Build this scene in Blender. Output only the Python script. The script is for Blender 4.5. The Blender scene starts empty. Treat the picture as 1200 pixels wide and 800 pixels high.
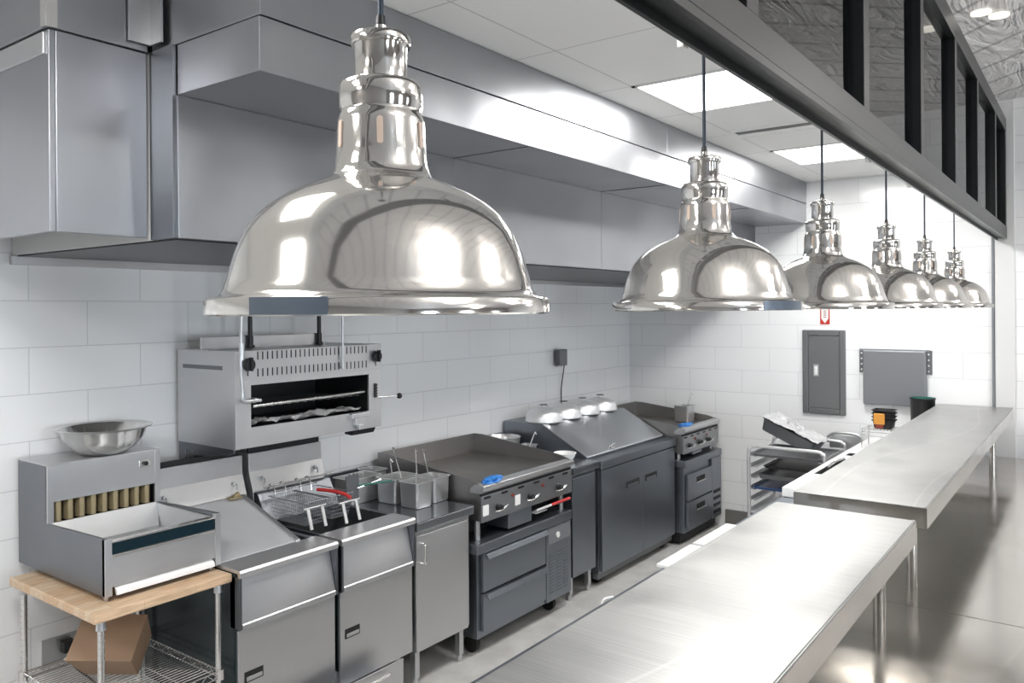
import bpy, bmesh, math, random
from mathutils import Vector, Matrix, noise
random.seed(7)
PI = math.pi
C = bpy.context.scene.collection

# ------------------------------------------------------------------ materials
def nt(name):
    m = bpy.data.materials.new(name); m.use_nodes = True
    t = m.node_tree; b = t.nodes['Principled BSDF']
    return m, t, b
def N(t, kind, **kw):
    n = t.nodes.new(kind)
    for k, v in kw.items(): setattr(n, k, v)
    return n
def plain(name, col, rough=.5, metal=0, **kw):
    m, t, b = nt(name)
    b.inputs['Base Color'].default_value = (*col, 1)
    b.inputs['Roughness'].default_value = rough
    b.inputs['Metallic'].default_value = metal
    for k, v in kw.items(): b.inputs[k].default_value = v
    return m
def steel(name, col, rough=.3, scale=(3, 3, 160), vary=.12, bump=.02, smudge=.08, metal=.88, dirt=0.0, streak=0.0, wave=0.0, scratch=0.0):
    """brushed stainless: fine streaks in roughness and height, soft smudges in tone"""
    m, t, b = nt(name)
    tc = N(t, 'ShaderNodeTexCoord'); mp = N(t, 'ShaderNodeMapping')
    mp.inputs['Scale'].default_value = scale
    t.links.new(tc.outputs['Object'], mp.inputs['Vector'])
    n1 = N(t, 'ShaderNodeTexNoise'); n1.inputs['Scale'].default_value = 1.2; n1.inputs['Detail'].default_value = 2
    t.links.new(mp.outputs['Vector'], n1.inputs['Vector'])
    n2 = N(t, 'ShaderNodeTexNoise'); n2.inputs['Scale'].default_value = 3.2; n2.inputs['Detail'].default_value = 5
    t.links.new(tc.outputs['Object'], n2.inputs['Vector'])
    r1 = N(t, 'ShaderNodeMapRange'); r1.inputs['To Min'].default_value = rough - vary/4; r1.inputs['To Max'].default_value = rough + vary/4
    t.links.new(n1.outputs['Fac'], r1.inputs['Value'])
    r2 = N(t, 'ShaderNodeMapRange'); r2.inputs['From Min'].default_value = .3; r2.inputs['From Max'].default_value = .7
    r2.inputs['To Min'].default_value = -smudge; r2.inputs['To Max'].default_value = smudge
    t.links.new(n2.outputs['Fac'], r2.inputs['Value'])
    ad = N(t, 'ShaderNodeMath', operation='ADD'); ad.use_clamp = True
    t.links.new(r1.outputs[0], ad.inputs[0]); t.links.new(r2.outputs[0], ad.inputs[1])
    t.links.new(ad.outputs[0], b.inputs['Roughness'])
    mx = N(t, 'ShaderNodeMix', data_type='RGBA')
    mx.inputs[6].default_value = (*[c*(1-.10-dirt) for c in col], 1); mx.inputs[7].default_value = (*[min(1, c*1.06) for c in col], 1)
    t.links.new(n2.outputs['Fac'], mx.inputs[0]); t.links.new(mx.outputs[2], b.inputs['Base Color'])
    if streak:
        m3 = N(t, 'ShaderNodeMix', data_type='RGBA', blend_type='MULTIPLY'); m3.inputs[0].default_value = 1
        cr = N(t, 'ShaderNodeMapRange'); cr.inputs['From Min'].default_value = .3; cr.inputs['From Max'].default_value = .7
        cr.inputs['To Min'].default_value = 1-streak; cr.inputs['To Max'].default_value = 1+streak*.6
        t.links.new(n1.outputs['Fac'], cr.inputs['Value']); t.links.new(mx.outputs[2], m3.inputs[6]); t.links.new(cr.outputs[0], m3.inputs[7])
        t.links.new(m3.outputs[2], b.inputs['Base Color'])
    bp = N(t, 'ShaderNodeBump'); bp.inputs['Strength'].default_value = bump*4; bp.inputs['Distance'].default_value = .00003
    t.links.new(n1.outputs['Fac'], bp.inputs['Height'])
    if bump >= .018: t.links.new(bp.outputs[0], b.inputs['Normal'])
    if wave:
        n3 = N(t, 'ShaderNodeTexNoise'); n3.inputs['Scale'].default_value = 1.7; n3.inputs['Detail'].default_value = 1
        t.links.new(tc.outputs['Object'], n3.inputs['Vector'])
        b3 = N(t, 'ShaderNodeBump'); b3.inputs['Strength'].default_value = 1; b3.inputs['Distance'].default_value = wave
        t.links.new(n3.outputs['Fac'], b3.inputs['Height']); t.links.new(b3.outputs[0], b.inputs['Normal'])
    if scratch:      # sparse long wiped scratches
        src = b.inputs['Base Color'].links[0].from_socket
        w = N(t, 'ShaderNodeTexWave', bands_direction='X'); w.inputs['Scale'].default_value = .8; w.inputs['Distortion'].default_value = 9; w.inputs['Detail'].default_value = 1; w.inputs['Detail Scale'].default_value = .35
        t.links.new(tc.outputs['Object'], w.inputs['Vector'])
        c3 = N(t, 'ShaderNodeValToRGB'); e = c3.color_ramp.elements
        e[0].position = .0; e[0].color = (1, 1, 1, 1); e[1].position = .0005; e[1].color = (0, 0, 0, 1)
        t.links.new(w.outputs['Fac'], c3.inputs[0])
        m4 = N(t, 'ShaderNodeMix', data_type='RGBA'); t.links.new(src, m4.inputs[6]); m4.inputs[7].default_value = (.95, .93, .88, 1)
        mu = N(t, 'ShaderNodeMath', operation='MULTIPLY'); mu.inputs[1].default_value = scratch
        t.links.new(c3.outputs[0], mu.inputs[0]); t.links.new(mu.outputs[0], m4.inputs[0]); t.links.new(m4.outputs[2], b.inputs['Base Color'])
    b.inputs['Metallic'].default_value = metal
    return m
def emit(name, col, s):
    m, t, b = nt(name)
    b.inputs['Base Color'].default_value = (*col, 1)
    b.inputs['Emission Color'].default_value = (*col, 1); b.inputs['Emission Strength'].default_value = s
    return m
def tilemat(name, axis, zoff=.005, off=0.0):
    m, t, b = nt(name)
    g = N(t, 'ShaderNodeNewGeometry'); s = N(t, 'ShaderNodeSeparateXYZ'); c = N(t, 'ShaderNodeCombineXYZ')
    t.links.new(g.outputs['Position'], s.inputs[0])
    ax = N(t, 'ShaderNodeMath', operation='ADD'); ax.inputs[1].default_value = off
    az = N(t, 'ShaderNodeMath', operation='SUBTRACT'); az.inputs[1].default_value = zoff
    t.links.new(s.outputs[axis], ax.inputs[0]); t.links.new(s.outputs['Z'], az.inputs[0])
    t.links.new(ax.outputs[0], c.inputs['X']); t.links.new(az.outputs[0], c.inputs['Y'])
    br = N(t, 'ShaderNodeTexBrick'); br.offset = .5; br.offset_frequency = 2
    br.inputs['Scale'].default_value = 1; br.inputs['Brick Width'].default_value = .517; br.inputs['Row Height'].default_value = .21
    br.inputs['Mortar Size'].default_value = .0022; br.inputs['Mortar Smooth'].default_value = .1
    br.inputs['Color1'].default_value = (.88, .885, .89, 1); br.inputs['Color2'].default_value = (.85, .86, .87, 1)
    br.inputs['Mortar'].default_value = (.66, .67, .69, 1)
    t.links.new(c.outputs[0], br.inputs['Vector']); t.links.new(br.outputs['Color'], b.inputs['Base Color'])
    b.inputs['Roughness'].default_value = .16
    n = N(t, 'ShaderNodeTexNoise'); n.inputs['Scale'].default_value = 5; n.inputs['Detail'].default_value = 2
    t.links.new(g.outputs['Position'], n.inputs['Vector'])
    b2 = N(t, 'ShaderNodeBump'); b2.inputs['Strength'].default_value = .12; b2.inputs['Distance'].default_value = .01
    t.links.new(n.outputs['Fac'], b2.inputs['Height'])
    bp = N(t, 'ShaderNodeBump', invert=True); bp.inputs['Strength'].default_value = .5; bp.inputs['Distance'].default_value = .002
    t.links.new(br.outputs['Fac'], bp.inputs['Height']); t.links.new(b2.outputs[0], bp.inputs['Normal'])
    t.links.new(bp.outputs[0], b.inputs['Normal'])
    return m
def ceilmat():
    m, t, b = nt('ceiling_tile')
    g = N(t, 'ShaderNodeNewGeometry'); mp = N(t, 'ShaderNodeMapping')
    mp.inputs['Location'].default_value = (1.885, -.12, 0)
    t.links.new(g.outputs['Position'], mp.inputs['Vector'])
    br = N(t, 'ShaderNodeTexBrick'); br.offset = 0
    br.inputs['Scale'].default_value = 1; br.inputs['Brick Width'].default_value = .6; br.inputs['Row Height'].default_value = .69
    br.inputs['Mortar Size'].default_value = .004; br.inputs['Mortar Smooth'].default_value = .2
    br.inputs['Color1'].default_value = (.86, .86, .85, 1); br.inputs['Color2'].default_value = (.86, .86, .85, 1)
    br.inputs['Mortar'].default_value = (.58, .58, .57, 1)
    t.links.new(mp.outputs[0], br.inputs['Vector']); t.links.new(br.outputs['Color'], b.inputs['Base Color'])
    b.inputs['Roughness'].default_value = .8
    bp = N(t, 'ShaderNodeBump', invert=True); bp.inputs['Strength'].default_value = .5; bp.inputs['Distance'].default_value = .004
    t.links.new(br.outputs['Fac'], bp.inputs['Height']); t.links.new(bp.outputs[0], b.inputs['Normal'])
    return m
def crinkle(name, col, rough, metal, scale=5, dist=.05, lines=None, stretch=(1, 1, 1), rot=(0, 0, 0)):
    m, t, b = nt(name)
    g = N(t, 'ShaderNodeNewGeometry'); mp = N(t, 'ShaderNodeMapping')
    mp.inputs['Scale'].default_value = stretch; mp.inputs['Rotation'].default_value = rot
    t.links.new(g.outputs['Position'], mp.inputs['Vector'])
    n = N(t, 'ShaderNodeTexNoise'); n.inputs['Scale'].default_value = scale; n.inputs['Detail'].default_value = 6
    n.inputs['Distortion'].default_value = 1.6
    v = N(t, 'ShaderNodeTexVoronoi', feature='DISTANCE_TO_EDGE'); v.inputs['Scale'].default_value = scale*1.3
    t.links.new(mp.outputs[0], n.inputs['Vector']); t.links.new(n.outputs['Color'], v.inputs['Vector'])
    ad = N(t, 'ShaderNodeMath', operation='ADD'); t.links.new(n.outputs['Fac'], ad.inputs[0]); t.links.new(v.outputs[0], ad.inputs[1])
    bp = N(t, 'ShaderNodeBump'); bp.inputs['Strength'].default_value = 1; bp.inputs['Distance'].default_value = dist
    t.links.new(ad.outputs[0], bp.inputs['Height']); t.links.new(bp.outputs[0], b.inputs['Normal'])
    b.inputs['Roughness'].default_value = rough; b.inputs['Metallic'].default_value = metal
    b.inputs['Base Color'].default_value = (*col, 1)
    if lines:
        w = N(t, 'ShaderNodeTexWave', bands_direction='DIAGONAL'); w.inputs['Scale'].default_value = lines; w.inputs['Distortion'].default_value = .15
        t.links.new(g.outputs['Position'], w.inputs['Vector'])
        cr = N(t, 'ShaderNodeValToRGB'); cr.color_ramp.elements[0].position = 0; cr.color_ramp.elements[1].position = .05
        cr.color_ramp.elements[0].color = (*[c*.6 for c in col], 1); cr.color_ramp.elements[1].color = (*col, 1)
        t.links.new(w.outputs['Fac'], cr.inputs[0]); t.links.new(cr.outputs[0], b.inputs['Base Color'])
    return m
def woodmat():
    m, t, b = nt('butcher_block')
    tc = N(t, 'ShaderNodeTexCoord'); mp = N(t, 'ShaderNodeMapping')
    t.links.new(tc.outputs['Object'], mp.inputs['Vector']); mp.inputs['Rotation'].default_value = (0, 0, PI/2)
    br = N(t, 'ShaderNodeTexBrick'); br.inputs['Scale'].default_value = 1
    br.inputs['Brick Width'].default_value = .22; br.inputs['Row Height'].default_value = .042; br.inputs['Mortar Size'].default_value = .0006
    br.inputs['Color1'].default_value = (.62, .42, .26, 1); br.inputs['Color2'].default_value = (.70, .56, .41, 1); br.inputs['Mortar'].default_value = (.38, .25, .16, 1)
    t.links.new(mp.outputs[0], br.inputs['Vector'])
    m2 = N(t, 'ShaderNodeMapping'); m2.inputs['Scale'].default_value = (30, 2.5, 30)
    t.links.new(tc.outputs['Object'], m2.inputs['Vector'])
    n = N(t, 'ShaderNodeTexNoise'); n.inputs['Scale'].default_value = 4; n.inputs['Detail'].default_value = 5
    t.links.new(m2.outputs[0], n.inputs['Vector'])
    mx = N(t, 'ShaderNodeMix', data_type='RGBA', blend_type='MULTIPLY'); mx.inputs[0].default_value = .6
    cr = N(t, 'ShaderNodeValToRGB'); cr.color_ramp.elements[0].color = (.66, .6, .55, 1); cr.color_ramp.elements[1].color = (1.1, 1.1, 1.1, 1)
    cr.color_ramp.elements[0].position = .35; cr.color_ramp.elements[1].position = .6
    t.links.new(n.outputs['Fac'], cr.inputs[0]); t.links.new(br.outputs['Color'], mx.inputs[6]); t.links.new(cr.outputs[0], mx.inputs[7])
    t.links.new(mx.outputs[2], b.inputs['Base Color']); b.inputs['Roughness'].default_value = .45
    return m
def floormat(name, c1, c2, rough):
    m, t, b = nt(name)
    g = N(t, 'ShaderNodeNewGeometry')
    n = N(t, 'ShaderNodeTexNoise'); n.inputs['Scale'].default_value = 6; n.inputs['Detail'].default_value = 8
    t.links.new(g.outputs['Position'], n.inputs['Vector'])
    cr = N(t, 'ShaderNodeValToRGB'); cr.color_ramp.elements[0].color = (*c1, 1); cr.color_ramp.elements[1].color = (*c2, 1)
    cr.color_ramp.elements[0].position = .35; cr.color_ramp.elements[1].position = .65
    t.links.new(n.outputs['Fac'], cr.inputs[0]); t.links.new(cr.outputs[0], b.inputs['Base Color']); b.inputs['Roughness'].default_value = rough
    return m
def glassmat():
    m = bpy.data.materials.new('window_glass'); m.use_nodes = True; t = m.node_tree; t.nodes.clear()
    o = N(t, 'ShaderNodeOutputMaterial'); mx = N(t, 'ShaderNodeMixShader'); f = N(t, 'ShaderNodeFresnel'); f.inputs[0].default_value = 1.6
    tr = N(t, 'ShaderNodeBsdfTransparent'); gl = N(t, 'ShaderNodeBsdfGlossy'); gl.inputs['Roughness'].default_value = .01
    tr.inputs[0].default_value = (.9, .92, .92, 1)
    t.links.new(f.outputs[0], mx.inputs[0]); t.links.new(tr.outputs[0], mx.inputs[1]); t.links.new(gl.outputs[0], mx.inputs[2]); t.links.new(mx.outputs[0], o.inputs[0])
    return m

M = dict(
    gside=steel('griddle_side_steel', (.37, .36, .355), .38, (60, 60, 2), .10, .01, .07, .95, wave=.006),
    cove=plain('grey_cove_base', (.17, .165, .155), .5),
    panelsteel=steel('griddle_panel_steel', (.36, .37, .385), .38, (2, 2, 70), .08, .01, .06),
    edge=steel('shelf_edge_steel', (.46, .44, .41), .16, (3, 3, 60), .06, .01, .05),
    hood=steel('brushed_steel_hood', (.42, .427, .45), .36, (60, 60, 1.5), .06, .01, .035, 1.0, wave=.035),
    front=steel('brushed_steel_front', (.62, .62, .63), .38, (2, 2, 70), .10, .012, .07),
    cool=steel('brushed_steel_cool', (.28, .305, .34), .39, (2, 2, 70), .10, .012, .07, .97, wave=.006),
    side=steel('steel_side_panel', (.22, .23, .25), .375, (60, 60, 2), .10, .01, .07, 1.0, wave=.008),  # side steel darkened in colour for its dark reflections
    top=steel('worktop_steel', (.60, .62, .65), .38, (60, 3, 3), .12, .012, .08),
    darktop=steel('dark_worktop_steel', (.34, .36, .38), .15, (60, 3, 3), .10, .01, .08),
    shelf=steel('pass_shelf_steel', (.40, .40, .39), .40, (3, 240, 3), .16, .01, .07, streak=.12, scratch=.10),
    counter=steel('service_counter_steel', (.58, .55, .51), .155, (3, 200, 3), .12, .01, .08, streak=.09, scratch=.08),
    chrome=steel('polished_lamp_steel', (.61, .59, .56), .085, (3, 3, 40), .03, .002, .025),
    shiny=steel('polished_bowl_steel', (.72, .71, .70), .16, (3, 3, 60), .06, .004, .05),
    pan=steel('steam_pan_steel', (.70, .70, .70), .36, (4, 4, 30), .08, .005, .05),
    dome=steel('spun_aluminium', (.90, .90, .91), .40, (4, 4, 90), .08, .012, .04, .75),
    zinc=steel('galvanised_pipe', (.62, .63, .64), .35, (20, 20, 20), .1, .01, .05),
    griddle=steel('seasoned_griddle_plate', (.30, .28, .26), .42, (30, 3, 3), .15, .02, .10, 1, .2),
    worn=steel('worn_fryer_cover', (.66, .67, .69), .50, (9, 9, 9), .16, .02, .10, .35, .2),
    grey=plain('grey_enamel', (.23, .24, .26), .38, .35), panel=plain('panel_grey', (.19, .193, .20), .35, .4), sidedk=plain('dark_fryer_side', (.028, .042, .048), .22, .5), hooddk=plain('hood_interior_shade', (.05, .05, .052), .35, .6),
    greydk=plain('dark_grey_enamel', (.16, .165, .175), .35, .4),  # darker grey for small fittings and trays
    black=plain('black_plastic', (.012, .013, .014), .4),
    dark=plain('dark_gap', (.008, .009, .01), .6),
    frame=plain('anodised_frame', (.022, .023, .024), .33, .55),
    framedk=plain('frame_gasket', (.006, .010, .012), .35),
    navy=plain('dark_band', (.010, .028, .040), .15, .3),
    label=plain('slate_label', (.10, .125, .16), .3, .2),
    white=plain('white_plastic', (.82, .82, .81), .4),
    board=plain('white_cutting_board', (.86, .86, .85), .45),
    red=plain('red_grip', (.50, .035, .035), .4),
    green=plain('green_grip', (.03, .17, .13), .4),
    blue=plain('blue_nitrile', (.03, .20, .58), .42),
    bluetray=plain('blue_tray', (.02, .07, .22), .35),
    orange=plain('orange_sauce', (.66, .30, .05), .4),
    sauce=plain('red_sauce', (.22, .03, .015), .4),
    card=plain('cardboard', (.33, .22, .145), .75),
    oil=plain('fryer_oil', (.02, .014, .008), .06),
    louvre=plain('tarnished_heater_fins', (.33, .27, .16), .45, .5),
    slot=plain('vent_opening', (.55, .43, .35), .5),
    cable=plain('dark_cable', (.03, .033, .035), .45),
    cord=plain('blue_black_cord', (.012, .025, .045), .45),
    rubber=plain('black_rubber', (.01, .01, .01), .6),
    signred=plain('sign_red', (.50, .03, .02), .4),
    foil=crinkle('aluminium_foil', (.90, .90, .91), .30, .75, 9, .012),
    sheet=crinkle('crinkled_plastic_sheeting', (.86, .85, .84), .25, .1, 2.2, .08, None, (1, 1.3, 1.6)),
    film=crinkle('plastic_film_over_boards', (.86, .85, .85), .22, 0, 2.4, .04, 1.5, (1.6, .5, 1), (0, 0, .7)),
    light=emit('light_diffuser', (1, .985, .96), 3), fillglow=emit('dining_fill_glow', (1, .97, .92), 3),
    spot=emit('spot_diffuser', (1, .96, .86), .55),
    wall_l=tilemat('tile_left', 'Y', .005, .222), wall_b=tilemat('tile_back', 'X', .005, .37), paint=plain('white_paint', (.72, .725, .72), .35),
    dining=plain('dining_wall', (.22, .18, .15), .6), dim=plain('rear_wall', (.20, .19, .185), .6),
    ceil=ceilmat(), wood=woodmat(),
    floor=floormat('grey_epoxy_floor', (.46, .455, .44), (.56, .555, .54), .4),
    floor2=floormat('brown_dining_floor', (.16, .13, .105), (.22, .18, .15), .3),
    glass=glassmat(),
)

# ------------------------------------------------------------------ geometry helpers (world coordinates)
def nb(): return bmesh.new()
def hexa(bm, p):
    v = [bm.verts.new(q) for q in p]
    for f in ((0, 3, 2, 1), (4, 5, 6, 7), (0, 1, 5, 4), (1, 2, 6, 5), (2, 3, 7, 6), (3, 0, 4, 7)):
        bm.faces.new([v[i] for i in f])
def box(bm, x0, x1, y0, y1, z0, z1):
    x0, x1 = min(x0, x1), max(x0, x1); y0, y1 = min(y0, y1), max(y0, y1); z0, z1 = min(z0, z1), max(z0, z1)
    hexa(bm, [(x0, y0, z0), (x1, y0, z0), (x1, y1, z0), (x0, y1, z0), (x0, y0, z1), (x1, y0, z1), (x1, y1, z1), (x0, y1, z1)])
def loft(bm, rings, cap0=True, cap1=True, closed=True):
    R = [[bm.verts.new(p) for p in r] for r in rings]; n = len(R[0])
    for a, b in zip(R, R[1:]):
        for i in range(n if closed else n-1):
            j = (i+1) % n
            bm.faces.new((a[i], a[j], b[j], b[i]))
    if cap0: bm.faces.new(list(reversed(R[0])))
    if cap1: bm.faces.new(R[-1])
def prism(bm, pts, axis, a0, a1):
    """pts: 2D outline; axis 'y' -> (x,z), 'x' -> (y,z), 'z' -> (x,y)"""
    def P(p, a):
        return {'y': (p[0], a, p[1]), 'x': (a, p[0], p[1]), 'z': (p[0], p[1], a)}[axis]
    loft(bm, [[P(p, a0) for p in pts], [P(p, a1) for p in pts]])
def frame_axes(d):
    d = d.normalized(); u = d.orthogonal().normalized()
    if abs(d.z) < .95: u = Vector((0, 0, 1)).cross(d).normalized()
    return u, d.cross(u).normalized()
def cyl(bm, p0, p1, r0, r1=None, n=16, cap=True):
    p0, p1 = Vector(p0), Vector(p1); r1 = r0 if r1 is None else r1
    u, v = frame_axes(p1-p0)
    ring = lambda c, r: [c + (u*math.cos(2*PI*i/n) + v*math.sin(2*PI*i/n))*r for i in range(n)]
    loft(bm, [ring(p0, r0), ring(p1, r1)], cap, cap)
def tube(bm, pts, r, n=8, close=False):
    pts = [Vector(p) for p in pts]; rings = []
    u0 = None
    for i, p in enumerate(pts):
        a = pts[max(i-1, 0)]; b = pts[min(i+1, len(pts)-1)]
        d = (b-a).normalized()
        if u0 is None: u, v = frame_axes(d)
        else:
            u = (u0 - d*u0.dot(d)).normalized(); v = d.cross(u).normalized()
        u0 = u
        rings.append([p + (u*math.cos(2*PI*k/n) + v*math.sin(2*PI*k/n))*r for k in range(n)])
    loft(bm, rings)
def smooth_path(pts, k=6):
    """Catmull-Rom through the points"""
    P = [Vector(p) for p in pts]; P = [P[0]*2-P[1]] + P + [P[-1]*2-P[-2]]; out = []
    for i in range(1, len(P)-2):
        for s in range(k):
            t = s/k; a, b, c, d = P[i-1], P[i], P[i+1], P[i+2]
            out.append(.5*((2*b)+(c-a)*t+(2*a-5*b+4*c-d)*t*t+(3*b-a-3*c+d)*t**3))
    out.append(P[-2]); return out
def lathe(bm, prof, c, n=48, cap0=False, cap1=False):
    cx, cy, cz = c
    loft(bm, [[(cx+r*math.cos(2*PI*i/n), cy+r*math.sin(2*PI*i/n), cz+h) for i in range(n)] for r, h in prof], cap0, cap1)
def rrect(cx, cy, z, w, l, r, rot=0, k=4):
    out = []
    for qx, qy, a0 in ((1, 1, 0), (-1, 1, PI/2), (-1, -1, PI), (1, -1, 3*PI/2)):
        for i in range(k+1):
            a = a0 + i*PI/2/k
            x = qx*(w/2-r) + r*math.cos(a); y = qy*(l/2-r) + r*math.sin(a)
            out.append((cx + x*math.cos(rot) - y*math.sin(rot), cy + x*math.sin(rot) + y*math.cos(rot), z))
    return out
def openpan(bm, cx, cy, z0, z1, w, l, taper=.02, rim=.008, rot=0, r=.018, t=.0015):
    loft(bm, [rrect(cx, cy, z0+.003, w-2*taper, l-2*taper, r, rot), rrect(cx, cy, z0+.012, w-2*taper+.006, l-2*taper+.006, r, rot),
              rrect(cx, cy, z1-.004, w-2*rim, l-2*rim, r, rot), rrect(cx, cy, z1-.004, w, l, r+rim*.6, rot), rrect(cx, cy, z1, w, l, r+rim*.6, rot),
              rrect(cx, cy, z1, w-2*rim-2*t, l-2*rim-2*t, r, rot), rrect(cx, cy, z0+.006, w-2*taper-2*t, l-2*taper-2*t, r, rot)])
def blob(bm, fn, nu=24, nv=14):
    loft(bm, [[fn(i/nu, j/nv) for i in range(nu)] for j in range(nv+1)])

# ------------------------------------------------------------------ object helpers
ROOT = {}
def fin(me, bm, smooth, bev_merge=True):
    bmesh.ops.recalc_face_normals(bm, faces=bm.faces[:]); bm.to_mesh(me); bm.free()
    if smooth:
        for p in me.polygons: p.use_smooth = True
        me.set_sharp_from_angle(angle=math.radians(smooth if smooth is not True else 40))
def bevel(o, w, seg=2):
    m = o.modifiers.new('bevel', 'BEVEL'); m.width = w; m.segments = seg; m.limit_method = 'ANGLE'; m.angle_limit = math.radians(35)
def thing(name, label, cat, loc, group=None):
    o = bpy.data.objects.new(name, None); C.objects.link(o); o.location = loc; o.empty_display_size = .1
    o['label'] = label; o['category'] = cat
    if group: o['group'] = group
    ROOT[o] = Vector(loc); return o
def part(name, bm, mat, parent, bev=0, smooth=0, label=None, kind=None):
    loc = ROOT[parent]
    bmesh.ops.translate(bm, verts=bm.verts[:], vec=-loc)
    me = bpy.data.meshes.new(name); fin(me, bm, smooth)
    o = bpy.data.objects.new(name, me); C.objects.link(o); o.parent = parent; me.materials.append(M[mat])
    if bev: bevel(o, bev)
    if label: o['label'] = label
    if kind: o['kind'] = kind
    ROOT[o] = loc; return o
def solo(name, bm, mat, label, cat, loc, bev=0, smooth=0, group=None):
    loc = Vector(loc)
    bmesh.ops.translate(bm, verts=bm.verts[:], vec=-loc)
    me = bpy.data.meshes.new(name); fin(me, bm, smooth)
    o = bpy.data.objects.new(name, me); C.objects.link(o); o.location = loc; me.materials.append(M[mat])
    if bev: bevel(o, bev)
    o['label'] = label; o['category'] = cat
    if group: o['group'] = group
    ROOT[o] = loc; return o
def struct(name, bm, mat, parent=None, bev=0):
    me = bpy.data.meshes.new(name); fin(me, bm, 0)
    o = bpy.data.objects.new(name, me); C.objects.link(o); me.materials.append(M[mat])
    o['kind'] = 'structure'
    if parent: o.parent = parent
    if bev: bevel(o, bev)
    ROOT[o] = Vector((0, 0, 0)); return o
def dup(root, loc, label=None, group=None):
    r = root.copy(); C.objects.link(r); r.location = loc
    if label: r['label'] = label
    if group: r['group'] = group
    for ch in list(root.children):
        c = ch.copy(); C.objects.link(c); c.parent = r
        for g in list(ch.children):
            d = g.copy(); C.objects.link(d); d.parent = c
    return r
def B(*a):
    bm = nb()
    for q in a: box(bm, *q)
    return bm

def parts(name, items, mat, parent, **kw):
    for it in items: part(name, it if isinstance(it, bmesh.types.BMesh) else B(it), mat, parent, **kw)
def PR(*a):
    bm = nb(); prism(bm, *a); return bm
XW, YB = -3.87, 7.25        # left wall and back wall faces
# ================================================================== SETTING
struct('floor', B((-4.0, .25, -3.0, 7.4, -.1, 0)), 'floor')
struct('floor', B((.25, 6.2, -3.0, 7.4, -.1, 0)), 'floor2')
struct('wall_left', B((XW-.15, XW, -3.0, YB+.15, 0, 3.9)), 'wall_l')
struct('wall_back', B((XW-.15, 6.2, YB, YB+.15, 0, 3.9)), 'wall_b')
# wall behind the photographer, windowless and toned dark to darken steel reflections
struct('wall_front', B((XW-.15, 6.2, -3.15, -3.0, 0, 3.9)), 'dim')
WIN = ((-1.7, -.7), (1.4, 2.4), (4.5, 5.5))
bm = nb(); box(bm, 6.2, 6.35, -3.15, 7.4, 0, .9); box(bm, 6.2, 6.35, -3.15, 7.4, 2.7, 3.9)
for a, b in zip((-3.15,)+tuple(w_[1] for w_ in WIN), tuple(w_[0] for w_ in WIN)+(7.4,)): box(bm, 6.2, 6.35, a, b, .9, 2.7)
struct('wall_right', bm, 'dining')
for i, (y0, y1) in enumerate(WIN):
    f = struct('window_%d' % (i+1), B((6.24, 6.30, y0, y0+.05, .9, 2.7), (6.24, 6.30, y1-.05, y1, .9, 2.7), (6.24, 6.30, y0, y1, .9, .95), (6.24, 6.30, y0, y1, 2.65, 2.7), (6.24, 6.30, y0, y1, 1.9, 1.94)), 'framedk')
ZC = 3.165
struct('ceiling', B((XW, -1.15, -3.0, YB, ZC, ZC+.03)), 'ceil')
struct('ceiling', B((-1.13, 6.2, -3.0, YB, 3.65, 3.70)), 'film')
struct('trim_1', B((-1.15, -1.13, -3.0, YB, ZC-.01, 3.69)), 'sheet')     # bulkhead wrapped in plastic sheeting
struct('trim_2', B((-.665, -.53, YB-.012, YB, 0, 3.64)), 'paint', None, .003)   # white pilaster at the end of the pass
struct('trim_3', B((-.685, -.668, YB-.02, YB, .9, 2.62)), 'grey')      # steel corner guard
struct('baseboard_back', B((-2.86, -.7, YB-.02, YB, 0, .16)), 'cove', None, .004)
struct('baseboard_left', B((XW, XW+.02, -3.0, 1.3, 0, .12)), 'cove', None, .004)

# ================================================================== CEILING FITTINGS
PANEL, DFILL, DAY = 21, 5, 76
def area(name, loc, rot, sx, sy, p, col):
    l = bpy.data.lights.new(name, 'AREA'); l.shape = 'RECTANGLE'; l.size = sx; l.size_y = sy; l.energy = p; l.color = col
    o = bpy.data.objects.new(name, l); C.objects.link(o); o.location = loc; o.rotation_euler = rot; return o
for (y0, y1), k in zip(WIN, (.95, .7, .1)):      # daylight entering through the window openings
    area('daylight', (6.19, (y0+y1)/2, 1.8), (0, PI/2, 0), 1.7, y1-y0-.1, DAY*k, (.80, .90, 1))
def ceiling_light(x0, x1, y0, y1, label, z=ZC):
    t = thing('ceiling_light', label, 'ceiling light', ((x0+x1)/2, (y0+y1)/2, z), 'recessed ceiling light panels')
    w = .022
    part('frame', B((x0, x0+w, y0, y1, z-.006, z), (x1-w, x1, y0, y1, z-.006, z), (x0, x1, y0, y0+w, z-.006, z), (x0, x1, y1-w, y1, z-.006, z)), 'white', t)
    part('diffuser', B((x0+w, x1-w, y0+w, y1-w, z-.004, z-.001)), 'light', t)
    area('ceiling_lamp', ((x0+x1)/2, (y0+y1)/2, z-.008), (0, 0, 0), x1-x0-2*w, y1-y0-2*w, PANEL, (1, .985, .96))
ceiling_light(-1.885, -1.29, 3.57, 4.26, 'bright square light panel in the ceiling, nearest of the two in view')
ceiling_light(-1.885, -1.29, 5.64, 6.33, 'bright square light panel in the ceiling nearest the far tiled wall')
for i, y in enumerate((.12, -1.26, -2.64)):
    ceiling_light(-1.885, -1.29, y, y+.69, ('bright square light panel in the ceiling beside the duct enclosure', 'bright square light panel behind the photographer', 'bright square light panel at the rear end of the aisle')[i])
t = thing('ceiling_vent', 'narrow slotted air vent in the white ceiling between two light panels', 'ceiling vent', (-1.58, 5.0, ZC))
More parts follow.
